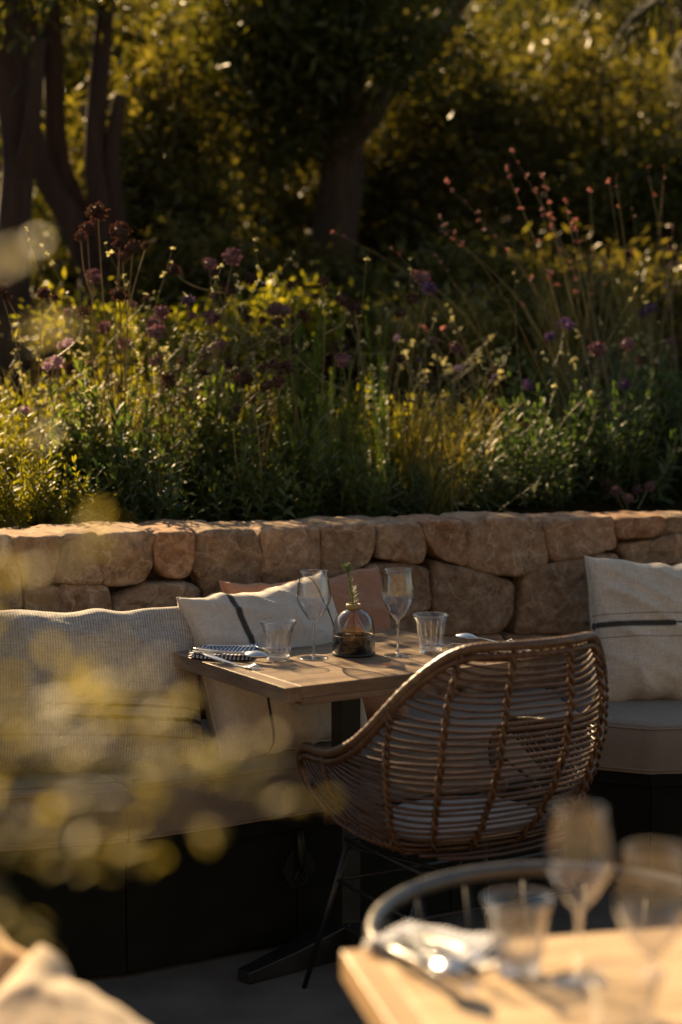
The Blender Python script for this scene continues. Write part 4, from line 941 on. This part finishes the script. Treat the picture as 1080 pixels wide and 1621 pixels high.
def tumbler(label, loc, S=1.0, group=None):
    t = thing('water_tumbler', label, 'glass', loc, rnd.uniform(0, 3), group); k = 14
    def rib(i, th): return 1 + (.035 * max(0, math.cos(k * th)) - .02 if 1 <= i <= 6 else 0)
    m = MB(); prof = [(.027, .012), (.0285, .020), (.0300, .035), (.0315, .050), (.0335, .064), (.0365, .077), (.0425, .089), (.0447, .0945), (.0435, .0952), (.0410, .0890), (.0345, .076), (.0315, .063), (.0295, .049), (.0282, .034), (.0262, .020), (.0001, .018)]
    m.lathe([(r_*S, z*S) for r_, z in prof], 112, rib=rib); m.build('wall', M['glass'], t)
    m = MB(); m.lathe([(r_*S, z*S) for r_, z in [(.0001, .003), (.020, .0015), (.0245, .0002), (.0272, .002), (.0278, .008), (.0272, .013), (.0245, .0172), (.0001, .0165)]], 56, rib=lambda i, th: 1 + .012*math.cos(k*th) if 2 <= i <= 5 else 1); m.build('base', M['glass_solid'], t)
    for j in range(k):
        a = 2*math.pi*j/k; m = MB(); m.tube([(r_*S*math.cos(a), r_*S*math.sin(a), z*S) for r_, z in ((.0282, .018), (.0305, .035), (.0322, .050), (.0342, .064), (.0368, .076))], [.0009*S, .0021*S, .0023*S, .0019*S, .0006*S], 6); m.build('flute', M['glass_solid'], t)
    m = MB(); m.tube([(.0441*S*math.cos(a), .0441*S*math.sin(a), .0949*S) for a in [2*math.pi*i/56 for i in range(56)]], .0010*S, 6, closed=True); m.build('rim', M['glass_solid'], t)
    return t
ZT = .7505
wineglass('empty wine glass on the oak table left of the lantern', (*on(497, 1042, ZT).xy, ZT), 1.0, 'wine glasses on the oak table')
wineglass('empty wine glass on the oak table right of the lantern', (*on(630, 1038, ZT).xy, ZT), 1.0, 'wine glasses on the oak table')
tumbler('fluted tumbler beside the left napkin on the oak table', (*on(441, 1044, ZT).xy, ZT), 1.0, 'tumblers on the oak table')
tumbler('fluted tumbler near the cane chair rim on the oak table', (*on(682, 1033, ZT).xy, ZT), 1.0, 'tumblers on the oak table')
lp = on(560, 1036, ZT)
lt = thing('glass_lantern', 'smoked glass dome with a black candle bowl in the table centre', 'lantern', (lp.x, lp.y, ZT), R(20))
outer = [(.046, .004), (.0515, .006), (.0528, .012), (.0525, .040), (.0515, .062), (.0485, .080), (.042, .095), (.032, .106), (.022, .112), (.0175, .115)]
m = MB(); m.lathe(outer + [(r_ - .0016, z - .001) for r_, z in reversed(outer[1:])], 64); m.build('dome', M['smoke'], lt)
m = MB(); m.lathe([(.0001, 0), (.050, 0), (.0535, .002), (.0535, .0055), (.050, .008), (.0001, .008)], 56); m.build('base_plate', M['black'], lt)
m = MB(); m.lathe([(.046, .009), (.0495, .012), (.0497, .048), (.0485, .050), (.0472, .048), (.047, .016), (.0001, .014)], 56); m.build('candle_bowl', mat_glass_thin('black_glass', (.14, .10, .08), .3, .0), lt)
m = MB(); m.lathe([(.0001, .015), (.029, .015), (.0295, .034), (.0280, .035), (.0275, .033), (.0001, .033)], 40); m.build('candle_cup', M['iron'], lt)
m = MB(); m.lathe([(.0001, .0332), (.026, .0332), (.0265, .0365), (.024, .0375), (.0001, .037)], 40); wx = m.build('tealight', M['wax'], lt)
m = MB(); m.tube([(0, 0, .037), (.001, 0, .043), (.003, 0, .047)], .0008, 5); m.build('wick', M['cork'], wx)
m = MB(); m.lathe([(.0001, .054), (.027, .0545), (.0305, .058), (.029, .066), (.021, .078), (.012, .092), (.010, .105), (.010, .118)], 40); m.build('bud_vase', M['amber'], lt)
m = MB(); m.lathe([(.0115, .1125), (.0185, .1130), (.0187, .1250), (.0175, .1262), (.0140, .1262), (.0125, .120), (.0115, .1125)], 40); m.build('neck_collar', M['cork'], lt)
sp_ = thing('rosemary_sprig', 'fresh green rosemary sprig standing in the lantern neck', 'sprig', (lp.x, lp.y, ZT + .06)); m = MB()
axis = spline([Vector((0, 0, 0)), Vector((0, 0, .06)), Vector((-.006, 0, .10)), Vector((-.014, .002, .145)), Vector((-.020, 0, .158))], 8)
m.tube(axis, .0013, 5); m.build('stem', M['stem'], sp_)
r = random.Random(4); m = MB(); axis2 = spline([Vector((0, 0, .062)), Vector((-.006, 0, .10)), Vector((-.014, .002, .145)), Vector((-.020, 0, .158))], 14)
for k, p in enumerate(axis2):
    if .30 < k/len(axis2) < -.1: continue
    for j in range(5):
        a = r.uniform(0, 6.28); el = r.uniform(.25, 1.0); d = Vector((math.cos(a)*math.cos(el), math.sin(a)*math.cos(el), math.sin(el))); leafblade(m, p, d, Vector((0, 0, 1)), r.uniform(.013, .023), .0018, .15)
m.build('needles', mat_leaf('fresh_rosemary', (.05, .10, .025), (.13, .21, .05), .35, .5), sp_)

# ---------------------------------------------------------------- napkins and cutlery
def mat_check(name, a, b2, sc1, both=False):
    m, nt, p, o = newmat(name); tc = N(nt, 'ShaderNodeTexCoord'); sp = N(nt, 'ShaderNodeSeparateXYZ'); L(nt, tc.outputs['Object'], sp.inputs[0])
    def band(ax): return mth(nt, 'GREATER_THAN', mth(nt, 'SINE', mth(nt, 'MULTIPLY', sp.outputs[ax], sc1)), 0.05)
    f = band(0)
    if both: f = mth(nt, 'MULTIPLY', mth(nt, 'ADD', f, band(1)), .5)
    L(nt, mix(nt, f, a, b2), p.inputs['Base Color']); p.inputs['Roughness'].default_value = .9; p.inputs['Specular IOR Level'].default_value = .1
    L(nt, bump(nt, noise(nt, coords(nt), 600, 2), .4, .0006), p.inputs['Normal']); return m
M['nap1'] = mat_check('blue_striped_cotton', (.74, .74, .74), (.035, .06, .16), 620)
M['nap2'] = mat_check('navy_checked_cotton', (.70, .70, .68), (.02, .025, .06), 520, True)
def napkin(label, loc, yaw, lx, ly, mat, seed, cat='napkin', group='folded napkins'):
    t = thing('napkin', label, cat, loc, yaw, group)
    for lay in range(3):
        n = 22; vs = []; fs = []; z0 = .0012 + lay * .0035; ex = lx/2 * (1 - .03*lay); ey = ly/2 * (1 - .05*lay)
        for k in (0, 1):
            for j in range(n+1):
                for i in range(n+1):
                    u = 2*i/n - 1; v = 2*j/n - 1; x = u*ex + .004*mnoise.noise(Vector((v*2, seed, lay))); y = v*ey + .004*mnoise.noise(Vector((u*2, seed+4, lay)))
                    z = z0 + k*.0028 + .0026*mnoise.noise(Vector((x*22+seed, y*22, lay*.4))) + .0035 * max(0, u*v)**2 * (1+lay) + .0016
                    vs.append((x, y, max(.0004, z)))
        nn = (n+1)**2
        for j in range(n):
            for i in range(n):
                q = (j*(n+1)+i, j*(n+1)+i+1, (j+1)*(n+1)+i+1, (j+1)*(n+1)+i); fs.append(q[::-1]); fs.append(tuple(nn+a for a in q))
        bd = [i for i in range(n)] + [j*(n+1)+n for j in range(n)] + [n*(n+1)+i for i in range(n, 0, -1)] + [j*(n+1) for j in range(n, 0, -1)]
        for i in range(len(bd)): a, b2 = bd[i], bd[(i+1) % len(bd)]; fs.append((a, b2, b2+nn, a+nn))
        m = MB(); m.add(vs, fs); m.build('fold', mat, t)
    return t
def strip(m, P, W_, T_=.0011):
    """flat bar along 3D points with widths"""
    vs = []; k = len(P)
    for i, p in enumerate(P):
        p = Vector(p); t = (Vector(P[min(i+1, k-1)]) - Vector(P[max(i-1, 0)])).normalized(); s = t.cross(Vector((0, 0, 1))).normalized(); up = s.cross(t)
        for a, b2 in ((-1, -1), (1, -1), (1, 1), (-1, 1)): vs.append(p + s*W_[i]/2*a + up*T_*b2)
    fs = [(0, 3, 2, 1), ((k-1)*4, (k-1)*4+1, (k-1)*4+2, (k-1)*4+3)] + [(4*i+j, 4*i+(j+1) % 4, 4*i+4+(j+1) % 4, 4*i+4+j) for i in range(k-1) for j in range(4)]
    m.add(vs, fs)
def fork(label, loc, yaw, pitch=0, roll=0, group='forks', flip=False):
    t = thing('fork', label, 'fork', loc, 0, group); t.rotation_euler = (roll, -pitch, yaw)
    s = -1 if flip else 1
    m = MB(); strip(m, [(0, 0, .004), (.04, 0, .003*s+.002), (.09, 0, .007*s+.003), (.12, 0, .009*s+.003), (.135, 0, .006*s+.003)], [.016, .013, .0065, .006, .010], .0012); m.build('handle', M['steel'], t, bevel=.0005)
    m = MB(); strip(m, [(.133, 0, .0063*s+.003), (.145, 0, .002*s+.003), (.152, 0, .001*s+.003)], [.010, .022, .023], .0009); m.build('neck', M['steel'], t, bevel=.0004)
    for k in range(4):
        y = -.0096 + k*.0064; m = MB(); m.tube([(.151, y, .001*s+.003), (.165, y, 0*s+.003), (.180, y*.95, .004*s+.003), (.193, y*.9, .010*s+.003)], [.0016, .0015, .0013, .0006], 6); m.build('tine', M['steel'], t)
    return t
def spoon(label, loc, yaw, pitch=0, roll=0, group='spoons', flip=False):
    t = thing('spoon', label, 'spoon', loc, 0, group); t.rotation_euler = (roll, -pitch, yaw); s = -1 if flip else 1
    m = MB(); strip(m, [(0, 0, .004), (.04, 0, .005), (.09, 0, .010), (.12, 0, .012), (.137, 0, .010)], [.016, .013, .0065, .006, .008], .0012); m.build('handle', M['steel'], t, bevel=.0005)
    vs = []; fs = []; nr, na = 7, 28
    for r_ in range(nr):
        q = r_/(nr-1)
        for a in range(na):
            th = 2*math.pi*a/na; x = .163 + q*.031*math.cos(th); y = q*.0205*math.sin(th)*(1 - .14*math.cos(th)*q); vs.append((x, y, .010 + s*(-.009*(1-q*q))))
    for r_ in range(nr-1):
        for a in range(na): fs.append((r_*na+a, r_*na+(a+1) % na, (r_+1)*na+(a+1) % na, (r_+1)*na+a))
    m = MB(); m.add(vs, fs); o = m.build('bowl', M['steel'], t); sf = o.modifiers.new('t', 'SOLIDIFY'); sf.thickness = .0014
    return t
def knife(label, loc, yaw, pitch=0, group='knives'):
    t = thing('knife', label, 'knife', loc, 0, group); t.rotation_euler = (0, -pitch, yaw)
    m = MB(); strip(m, [(0, 0, .004), (.03, 0, .004), (.08, 0, .004), (.10, 0, .004)], [.014, .016, .012, .011], .0022); m.build('handle', M['steel'], t, bevel=.001)
    m = MB(); strip(m, [(.1005, 0, .004), (.12, .001, .004), (.17, .002, .004), (.20, .001, .004), (.212, -.002, .004)], [.012, .017, .019, .014, .003], .0006); m.build('blade', M['steel'], t, bevel=.0003)
    return t
def aim(p, q): return math.atan2(q[1]-p[1], q[0]-p[0])
a = on(355, 1038, ZT); napkin('blue striped napkin folded under the cutlery at the left table corner', (*a.xy, ZT), R(-8), .155, .135, M['nap1'], 1)
zz = ZT + .0145
p, q = on(300, 1031, zz), on(385, 1043, zz); knife('knife lying across the blue striped napkin', (p.x + .01, p.y+.03, zz - .001), aim(p, q) + .05)
spoon('upturned spoon on the blue striped napkin', (*on(312, 1033, zz).xy, zz), aim(on(312, 1033, zz), on(398, 1040, zz)), -.02, .1, flip=True)
fork('fork with raised tines beyond the left napkin edge', (*on(330, 1028, zz).xy, zz + .004), aim(on(330, 1028, zz), on(412, 1035, zz)), .02, -.5)
fork('fork lying face down toward the fluted tumbler', (*on(326, 1037, zz).xy, zz), aim(on(326, 1037, zz), on(414, 1052, zz)), -.06, .25, flip=True)
a = on(785, 1034, ZT); napkin('navy checked napkin on the oak table behind the chair rim', (*a.xy, ZT), R(20), .15, .13, M['nap2'], 2)
spoon('spoon with its round bowl pointing to the lantern, seen over the chair rim', (*on(828, 1027, zz).xy, zz), aim(on(828, 1027, zz), on(735, 1017, zz)), .03, 0, flip=True)
fork('fork pointing at the right fluted tumbler', (*on(795, 1030, zz).xy, zz), aim(on(795, 1030, zz), on(700, 1024, zz)), -.01, 0)
knife('knife on the navy checked napkin', (*on(840, 1036, zz).xy, zz), aim(on(840, 1036, zz), on(740, 1030, zz)))

# ---------------------------------------------------------------- cane chair
ch = thing('cane_chair', 'brown rattan tub chair seen from behind at the oak table', 'chair', (.272, 4.255, 0), R(30)); ch.scale = (1.13, 1.10, 1)
RX = [(.36, .12), (.385, .19), (.42, .232), (.48, .262), (.56, .281), (.64, .288), (.74, .282), (.885, .235)]
RY = [(.36, .05), (.385, .10), (.42, .145), (.48, .190), (.56, .232), (.64, .262), (.74, .280), (.885, .290)]
def pw(a, e): return math.copysign(abs(a) ** e, a)
def shell(ph, z, off=0.0):
    a = abs(ph); rx = lerp_tab(RX, z) + off; ry = lerp_tab(RY, z) + off
    if a <= 90: x = rx * pw(math.sin(R(a)), .86); y = -ry * pw(math.cos(R(a)), .86)
    else:
        t = (a - 90) / 50; fwd = .215 * min(1, max(.1, (z - .22) / .30)); x = rx * (1 - .10 * t * t); y = fwd * t
    return Vector((math.copysign(x, ph) if ph else 0.0, y, z))
RIM = [(0, .885), (30, .884), (40, .872), (50, .835), (58, .785), (66, .728), (74, .680), (84, .640), (96, .615), (112, .606), (128, .600), (140, .580)]
def rimz(ph): return lerp_tab(RIM, abs(ph))
front = [(145.5, .558), (148.5, .530), (149, .50), (147, .475), (144, .455), (140, .44)]
def rim_path(off=0.0, dz=0.0, step=3):
    pts = [shell(-p, z + dz * .3, off) for p, z in reversed(front)]
    pts += [shell(p, rimz(p) + dz, off) for p in range(-140, 141, step)]
    pts += [shell(p, z + dz * .3, off) for p, z in front]
    for _ in range(4): pts = [pts[0]] + [pts[i]*.5 + pts[i-1]*.25 + pts[i+1]*.25 for i in range(1, len(pts)-1)] + [pts[-1]]
    return spline(pts, 4)
P = rim_path(0.0); m = MB(); m.tube(P, .0105, 10, twist=lambda i, th: 1 + .075 * (math.sin(th + i * 1.9) > .1)); m.build('top_rail', M['wrap'], ch)
P = rim_path(.0, -.021); m = MB(); m.tube(P, .0075, 8, twist=lambda i, th: 1 + .12 * math.sin(2 * th + i * 1.3)); m.build('inner_rail', M['rib'], ch)
NC = 31; r = random.Random(3)
for k in range(NC):
    v = k / (NC - 1); zb = .866 - v * .456
    if v < .45: ps = 36 + (v / .45) * 36
    else: ps = 72 + (v - .45) / .55 * 66
    zs = rimz(ps) - .012 if v < .97 else .50
    p0 = ps * .30; pts = []
    ns = 44; jz = r.uniform(-.0009, .0009)
    for i in range(ns + 1):
        ph = -ps + 2 * ps * i / ns; t = max(0, (abs(ph) - p0) / (ps - p0)); z = zb + (zs - zb) * t ** 1.9
        pts.append(shell(ph, z + jz + .0012 * math.sin(i * .5 + k * 2.1), -.004))
    rad = r.uniform(.0034, .0043) * (1 if v < .97 else 1.2)
    m = MB(); kn = r.randint(6, 12); m.tube(pts, rad, 6, twist=lambda i, th: 1.22 if i % kn == 0 else 1 + .05 * math.sin(i * 1.7)); m.build('cane', M['rattan'], ch)
for k in range(13):       # extra canes that fill the arm panels only
    for sg in (-1, 1):
        ps = 84 + k * 4.4; v = .45 + (ps - 72) / 66 * .55; zb = .866 - v * .456; p0 = ps * .30; zs = rimz(ps) - .012; pts = []
        for i in range(16):
            ph = 62 + (ps - 62) * i / 15; t = max(0, (ph - p0) / (ps - p0)); pts.append(shell(sg * ph, zb + (zs - zb) * t ** 1.9, -.001))
        m = MB(); m.tube(pts, r.uniform(.0033, .0042), 6); m.build('arm_cane', M['rattan'], ch)
RIBS = [-104, -62, -37, -12.5, 12.5, 37, 62, 104]
for ph in RIBS:
    zt = rimz(ph) - .006; zl = .392 if abs(ph) < 90 else .455; n = 60
    for s in (0, 1):
        pts = []
        for i in range(n + 1):
            z = zt + (zl - zt) * i / n; a = i * .95 + s * math.pi
            p = shell(ph * (1 - .10 * (i/n)**2), z, .0015 + .0042 * math.cos(a)); tn = (shell(ph + 2, z) - shell(ph - 2, z)).normalized()
            pts.append(p + tn * .0045 * math.sin(a))
        m = MB(); m.tube(pts, .0042, 6); m.build('rib', M['rib'], ch)
for sgn in (-1, 1):       # braided strip low on each arm
    for s in (0, 1):
        pts = []
        for i in range(50):
            t = i / 49; ph = sgn * (60 + 64 * t); z = .425 + .020 * t; a = i * .95 + s * math.pi
            p = shell(ph, z, .002 + .004 * math.cos(a)); pts.append(p + Vector((0, 0, .0042 * math.sin(a))))
        m = MB(); m.tube(pts, .0042, 6); m.build('arm_braid', M['rib'], ch)
for k in range(11):       # seat canes
    y = -.155 + .034 * k; hw = .20 * math.sqrt(max(.05, 1 - (y / .235) ** 2)); m = MB()
    m.tube([(-hw, y, .404), (-hw*.5, y, .394), (0, y, .391), (hw*.5, y, .394), (hw, y, .404)], .005, 6); m.build('seat_cane', M['rattan'], ch)
m = MB(); m.tube([shell(-140, .44)] + [Vector((-.19, .215, .40)), Vector((-.08, .235, .392)), Vector((.08, .235, .392)), Vector((.19, .215, .40))] + [shell(140, .44)], .010, 8); m.build('front_rail', M['wrap'], ch)
m = MB(); m.tube([(-.17, -.13, .366), (.17, -.13, .366), (.17, .17, .366), (-.17, .17, .366)], .006, 6, closed=True); m.build('seat_frame', M['black'], ch)
LG = [((-.165, -.125, .366), (-.275, -.15, 0)), ((.165, -.125, .366), (.275, -.15, 0)), ((-.165, .165, .366), (-.235, .235, 0)), ((.165, .165, .366), (.235, .235, 0))]
for a, b2 in LG: m = MB(); m.tube([a, b2], [.007, .0055], 8); m.build('leg', M['black'], ch)
def lp_(i, t): a, b2 = Vector(LG[i][0]), Vector(LG[i][1]); return a + (b2 - a) * t
for i, j in ((0, 1), (1, 3), (3, 2), (2, 0)): m = MB(); m.tube([lp_(i, .27), lp_(j, .27)], .0045, 6); m.build('stretcher', M['black'], ch)
for i, j in ((0, 3), (1, 2)): m = MB(); m.tube([lp_(i, .05), (0, .02, .30), lp_(j, .05)], .004, 6); m.build('brace', M['black'], ch)
def padding(label, parent_loc, yaw, rx, ry, h, mat, z):
    t = thing('seat_pad', label, 'cushion', parent_loc, yaw); vs = []; fs = []; nr, na = 14, 48
    for side in (1, -1):
        for a in range(nr+1):
            q = a/nr
            for b2 in range(na):
                th = 2*math.pi*b2/na; sx = pw(math.cos(th), .75); sy = pw(math.sin(th), .75); e = math.sqrt(max(0, 1 - q**3.2))
                zz = side * h/2 * e + .007 * mnoise.noise(Vector((sx*q*4, sy*q*4, 2))) * (1 if side > 0 else 0) * e
                vs.append((rx*q*sx, ry*q*sy + .02, z + h/2 + zz))
        o = 0 if side == 1 else (nr+1)*na
        for a in range(nr):
            for b2 in range(na):
                f = (o+a*na+b2, o+a*na+(b2+1) % na, o+(a+1)*na+(b2+1) % na, o+(a+1)*na+b2); fs.append(f if side > 0 else f[::-1])
    m = MB(); m.add(vs, fs); m.build('cover', mat, t); m = MB()
    m.tube([(rx*1.0*pw(math.cos(2*math.pi*b2/60), .75), ry*pw(math.sin(2*math.pi*b2/60), .75) + .02, z + h/2) for b2 in range(60)], .0035, 6, closed=True); m.build('piping', mat, t)
    return t
M['padw'] = mat_fabric('pale_seat_cotton', (.46, .42, .375), .05, slub=.05)
padding('off white seat pad inside the rattan chair', (.275, 4.225, 0), R(30), .20, .155, .046, M['padw'], .412)

# ---------------------------------------------------------------- near table
FT = thing('near_table', 'honey coloured wooden table in the blurred foreground at the lower right', 'table', (0, 0, 0))
e1 = (on(1080, 1467, .75) - on(540, 1505, .75)).xy.normalized(); C0 = on(540, 1505, .75).xy; e2 = Vector((e1.y, -e1.x))
FT.location = (C0.x, C0.y, 0); FT.rotation_euler = (0, 0, math.atan2(e1.y, e1.x))
for k in range(6):
    m = MB(); m.box((.0425, -.115*(k+1) + .0006, .722), (.78, -.115*k - .0006 - (.0 if k else 0), .750)); m.build('plank', M['woodf'], FT, smooth=False, bevel=.0012)
m = MB(); m.box((0, -.69, .712), (.0420, 0, .7503)); m.build('end_board', mat_wood('honey_oak_end', (.32, .19, .09), (.46, .31, .17), (.56, .40, .24), .42, 1), FT, smooth=False, bevel=.002)
m = MB(); m.box((.12, -.57, .694), (.66, -.12, .7115)); m.build('top_plate', M['black'], FT, smooth=False)
m = MB(); m.box((.37, -.37, .03), (.42, -.32, .694)); m.build('column', M['black'], FT, smooth=False, bevel=.003)
for a, ln in ((0, .33), (90, .30), (180, .33), (270, .30)):
    m = MB(); mt = Matrix.Translation((.395, -.345, 0)) @ Matrix.Rotation(R(a), 4, 'Z'); m.box((.03, -.03, 0), (ln, .03, .035), mt); m.build('foot', M['black'], FT, smooth=False, bevel=.003)
wineglass('blurred wine glass at the back edge of the near table', (*on(915, 1553, ZT).xy, ZT), 1.02, 'wine glasses on the near table')
wineglass('large blurred wine glass nearer the right picture edge', (*on(1030, 1640, ZT).xy, ZT), 1.02, 'wine glasses on the near table')
tumbler('blurred tumbler behind the napkin on the near table', (*on(820, 1540, ZT).xy, ZT), 1.0, 'tumblers on the near table')
tumbler('blurred tumbler at the bottom edge of the picture', (*on(985, 1672, ZT).xy, ZT), 1.0, 'tumblers on the near table')
wineglass('wine glass cut off by the right picture edge', (*on(1135, 1560, ZT).xy, ZT), 1.04, 'wine glasses on the near table')
a = on(690, 1505, ZT); napkin('blurred blue striped napkin at the corner of the near table', (*a.xy, ZT), R(-32), .155, .115, M['nap1'], 5)
zz = ZT + .0145
p = on(630, 1488, zz); spoon('blurred spoon shining on the near napkin', (p.x, p.y, zz + .002), aim(p, on(735, 1570, zz)), .03, 0, flip=True)
p = on(662, 1482, zz); fork('blurred fork on the near napkin', (p.x, p.y, zz + .002), aim(p, on(775, 1545, zz)), .04, .1)
p = on(615, 1498, zz); knife('blurred knife along the front of the near napkin', (p.x, p.y, zz), aim(p, on(720, 1560, zz)), .02)

# ---------------------------------------------------------------- round backed metal chair
mc = thing('metal_armchair', 'dark round backed metal armchair tucked behind the near table', 'chair', (.325, 2.60, 0), R(8))
M['rail'] = mat_simple('brushed_dark_metal', (.13, .125, .12), .30, metal=.8, nscale=18, namt=.15)
Pt = [(-.262, -.30, .640), (-.272, -.18, .688), (-.278, -.05, .700)] + [(.280*math.cos(R(a)), .285*math.sin(R(a)), .700 + .012*math.sin(R(a))) for a in range(174, 5, -8)] + [(.278, -.05, .700), (.272, -.18, .688), (.262, -.30, .640)]
Q = spline(Pt, 3); m = MB(); vs = []
for i, p in enumerate(Q):
    t = (Q[min(i+1, len(Q)-1)] - Q[max(i-1, 0)]).normalized(); s = t.cross(Vector((0, 0, 1))).normalized(); up = s.cross(t)
    for a in range(10):
        th = 2*math.pi*a/10; vs.append(p + s*.0125*math.cos(th) + up*.0125*math.sin(th))
k = len(Q); fs = [(10*i+j, 10*i+(j+1) % 10, 10*i+10+(j+1) % 10, 10*i+10+j) for i in range(k-1) for j in range(10)] + [tuple(range(9, -1, -1)), tuple((k-1)*10+j for j in range(10))]
m.add(vs, fs); m.build('arm_rail', M['rail'], mc)
for a in range(150, 20, -20):
    p = Vector((.280*math.cos(R(a)), .285*math.sin(R(a)), .70)); q = Vector((.20*math.cos(R(a)), .205*math.sin(R(a)), .44)); m = MB(); m.tube([p, p*.5 + q*.5 + Vector((p.x*.05, p.y*.05, 0)), q], .0045, 6); m.build('spindle', M['black'], mc)
m = MB(); m.tube([(.245*math.cos(R(a)), .25*math.sin(R(a)), .585) for a in range(172, 7, -8)], .006, 6); m.build('mid_rail', M['black'], mc)
for sx, sy in ((-1, 1), (1, 1), (-1, -1), (1, -1)):
    m = MB(); m.tube([(sx*.19, sy*.18, .44), (sx*.235, sy*.235, 0)], [.010, .008], 8); m.build('leg', M['black'], mc)
for sx in (-1, 1): m = MB(); m.tube([(sx*.262, -.30, .640), (sx*.245, -.26, .44), (sx*.19, -.18, .43)], .008, 8); m.build('arm_post', M['black'], mc)
m = MB(); k = 32; m.lathe([(.0001, .43), (.20, .43), (.225, .437), (.225, .448), (.20, .455), (.0001, .452)], 40); m.build('seat', mat_wood('dark_brown_seat', (.05, .022, .01), (.10, .045, .02), (.15, .07, .035), .5), mc)

# ---------------------------------------------------------------- near bench with pillows (bottom left corner)
nb_ = thing('near_bench', 'dark bench with a pale seat in the bottom left corner', 'bench', (-.62, 1.95, 0), R(8))
m = MB(); m.box((-.75, -.28, 0), (.42, .26, .34)); m.build('box', M['panel'], nb_, smooth=False, bevel=.004)
m = MB(); m.box((-.76, -.29, .343), (.43, .27, .455)); m.build('seat_cushion', M['seat'], nb_, bevel=.02)
pillow('near_pillow', 'pale tan sunlit pillow with its corner up in the bottom left', .46, .46, .17, (-.315, 2.03, .590), R(-8), R(50), R(29), M['fgtan'], 21, 0, 'pillows in the bottom left corner', .008)
pillow('near_pillow', 'ochre pillow behind the tan one at the bottom left edge', .46, .46, .17, (-.435, 2.16, .605), R(5), R(42), R(36), M['fgbrown'], 27, 0, 'pillows in the bottom left corner', .012)
pillow('near_pillow', 'cream pillow lowest in the bottom left corner', .44, .40, .16, (-.36, 1.80, .66), R(10), R(55), R(24), M['fgtan'], 33, 0, 'pillows in the bottom left corner', .016)

# ---------------------------------------------------------------- blurred leafy shrub close to the camera
fs_ = thing('potted_shrub', 'blurred yellow green leafy shrub close by at the left edge', 'shrub', (-.50, 1.22, 0))
M['pot'] = mat_simple('clay_pot', (.30, .13, .07), .8, nscale=12, bmp=.3)
m = MB(); m.lathe([(.0001, 0), (.12, 0), (.165, .30), (.175, .30), (.175, .34), (.155, .34), (.15, .31), (.0001, .30)], 36); m.build('pot', M['pot'], fs_)
bs = Vector(fs_.location); r = random.Random(12)
def fleaf(seed):
    m = MB(); leafblade(m, Vector((0, 0, 0)), Vector((1, 0, .1)), Vector((0, 0, 1)), 1, .42, .22, .35); me = bpy.data.meshes.new('leaf'); me.from_pydata(m.v, [], m.f); me.materials.append(M['fgleaf'])
    me.polygons.foreach_set('use_smooth', [True] * len(me.polygons)); me.update(); return me
FL = fleaf(1)
BR = [ # branch path in picture coordinates with its depth, and leaf size
 ([(-60, 1150), (60, 1130), (170, 1090), (240, 1060)], .96), ([(-60, 1240), (80, 1225), (230, 1215), (340, 1200), (415, 1200)], .98), ([(-60, 1290), (90, 1270), (200, 1260), (290, 1295)], .97),
 ([(-60, 1380), (60, 1340), (150, 1345), (240, 1375)], 1.0), ([(-60, 1010), (30, 1050), (90, 1060), (150, 1070)], .92), ([(330, 1200), (390, 1245), (470, 1280)], 1.05),
 ([(-60, 960), (20, 905), (100, 875), (150, 850)], .95), ([(-60, 1470), (30, 1465), (70, 1490)], 1.0), ([(-60, 1330), (20, 1310), (120, 1300), (190, 1330)], .98), ([(-60, 1100), (40, 1120), (110, 1110), (200, 1130), (260, 1150)], 1.0), ([(-60, 1190), (20, 1180), (110, 1150), (160, 1140)], .93)]
root = Vector((-.42, .98, .30)); k0 = 0
for P, D in BR:
    D *= 1.25
    pts = [at(px, py, D + r.uniform(-.02, .02)) - bs for px, py in P]
    st = [Vector((r.uniform(-.03, .03), r.uniform(-.03, .03), .30))]; j = pts[0] * .6 + Vector((0, 0, .30)) * .4 + Vector((-.05, 0, .04))
    first = st + [j] + pts if P[0][0] < 0 else pts
    Q = spline(first, 6); m = MB(); m.tube(Q, [.0045 - .0030 * i / (len(Q)-1) for i in range(len(Q))], 5); m.build('branch', M['stem'], fs_)
    Q2 = spline(pts, 5)
    for q in Q2:
        for s in range(2 if q != Q2[-1] else 5):
            if r.random() < .42: continue
            a = r.uniform(0, 6.28); link('leaf', FL, fs_, q + Vector((r.gauss(0, .009), r.gauss(0, .014), r.gauss(0, .010))), (r.uniform(-.9, .9), r.uniform(-1.0, .4), a), r.uniform(.011, .021))
# single leaves caught on thin side twigs
for px, py, D in ((40, 400, .95), (25, 420, .93), (85, 525, .95), (70, 535, .95), (668, 848, 1.0), (655, 843, 1.0), (590, 785, 1.05), (560, 760, 1.08), (60, 700, 1.0), (210, 1150, .98), (230, 1160, .98), (120, 1190, .98), (275, 1120, 1.0), (160, 1350, 1.0), (560, 560, 1.3)):
    if px > 500: continue
    D *= 1.25
    p = at(px, py, D) - bs
    for s in range(3): link('leaf', FL, fs_, p + Vector((r.gauss(0, .004), r.gauss(0, .008), r.gauss(0, .004))), (r.uniform(-.6, .6), r.uniform(-.8, .3), r.uniform(0, 6.28)), r.uniform(.016, .024))
for P in ([(-60, 560), (20, 540), (75, 530)], [(-60, 470), (0, 420), (40, 400)]):
    m = MB(); m.tube(spline([Vector((-.02, 0, .30)), (at(-120, 900, .95) - bs)] + [at(px, py, .95) - bs for px, py in P], 5), .0016, 5); m.build('branch', M['stem'], fs_)
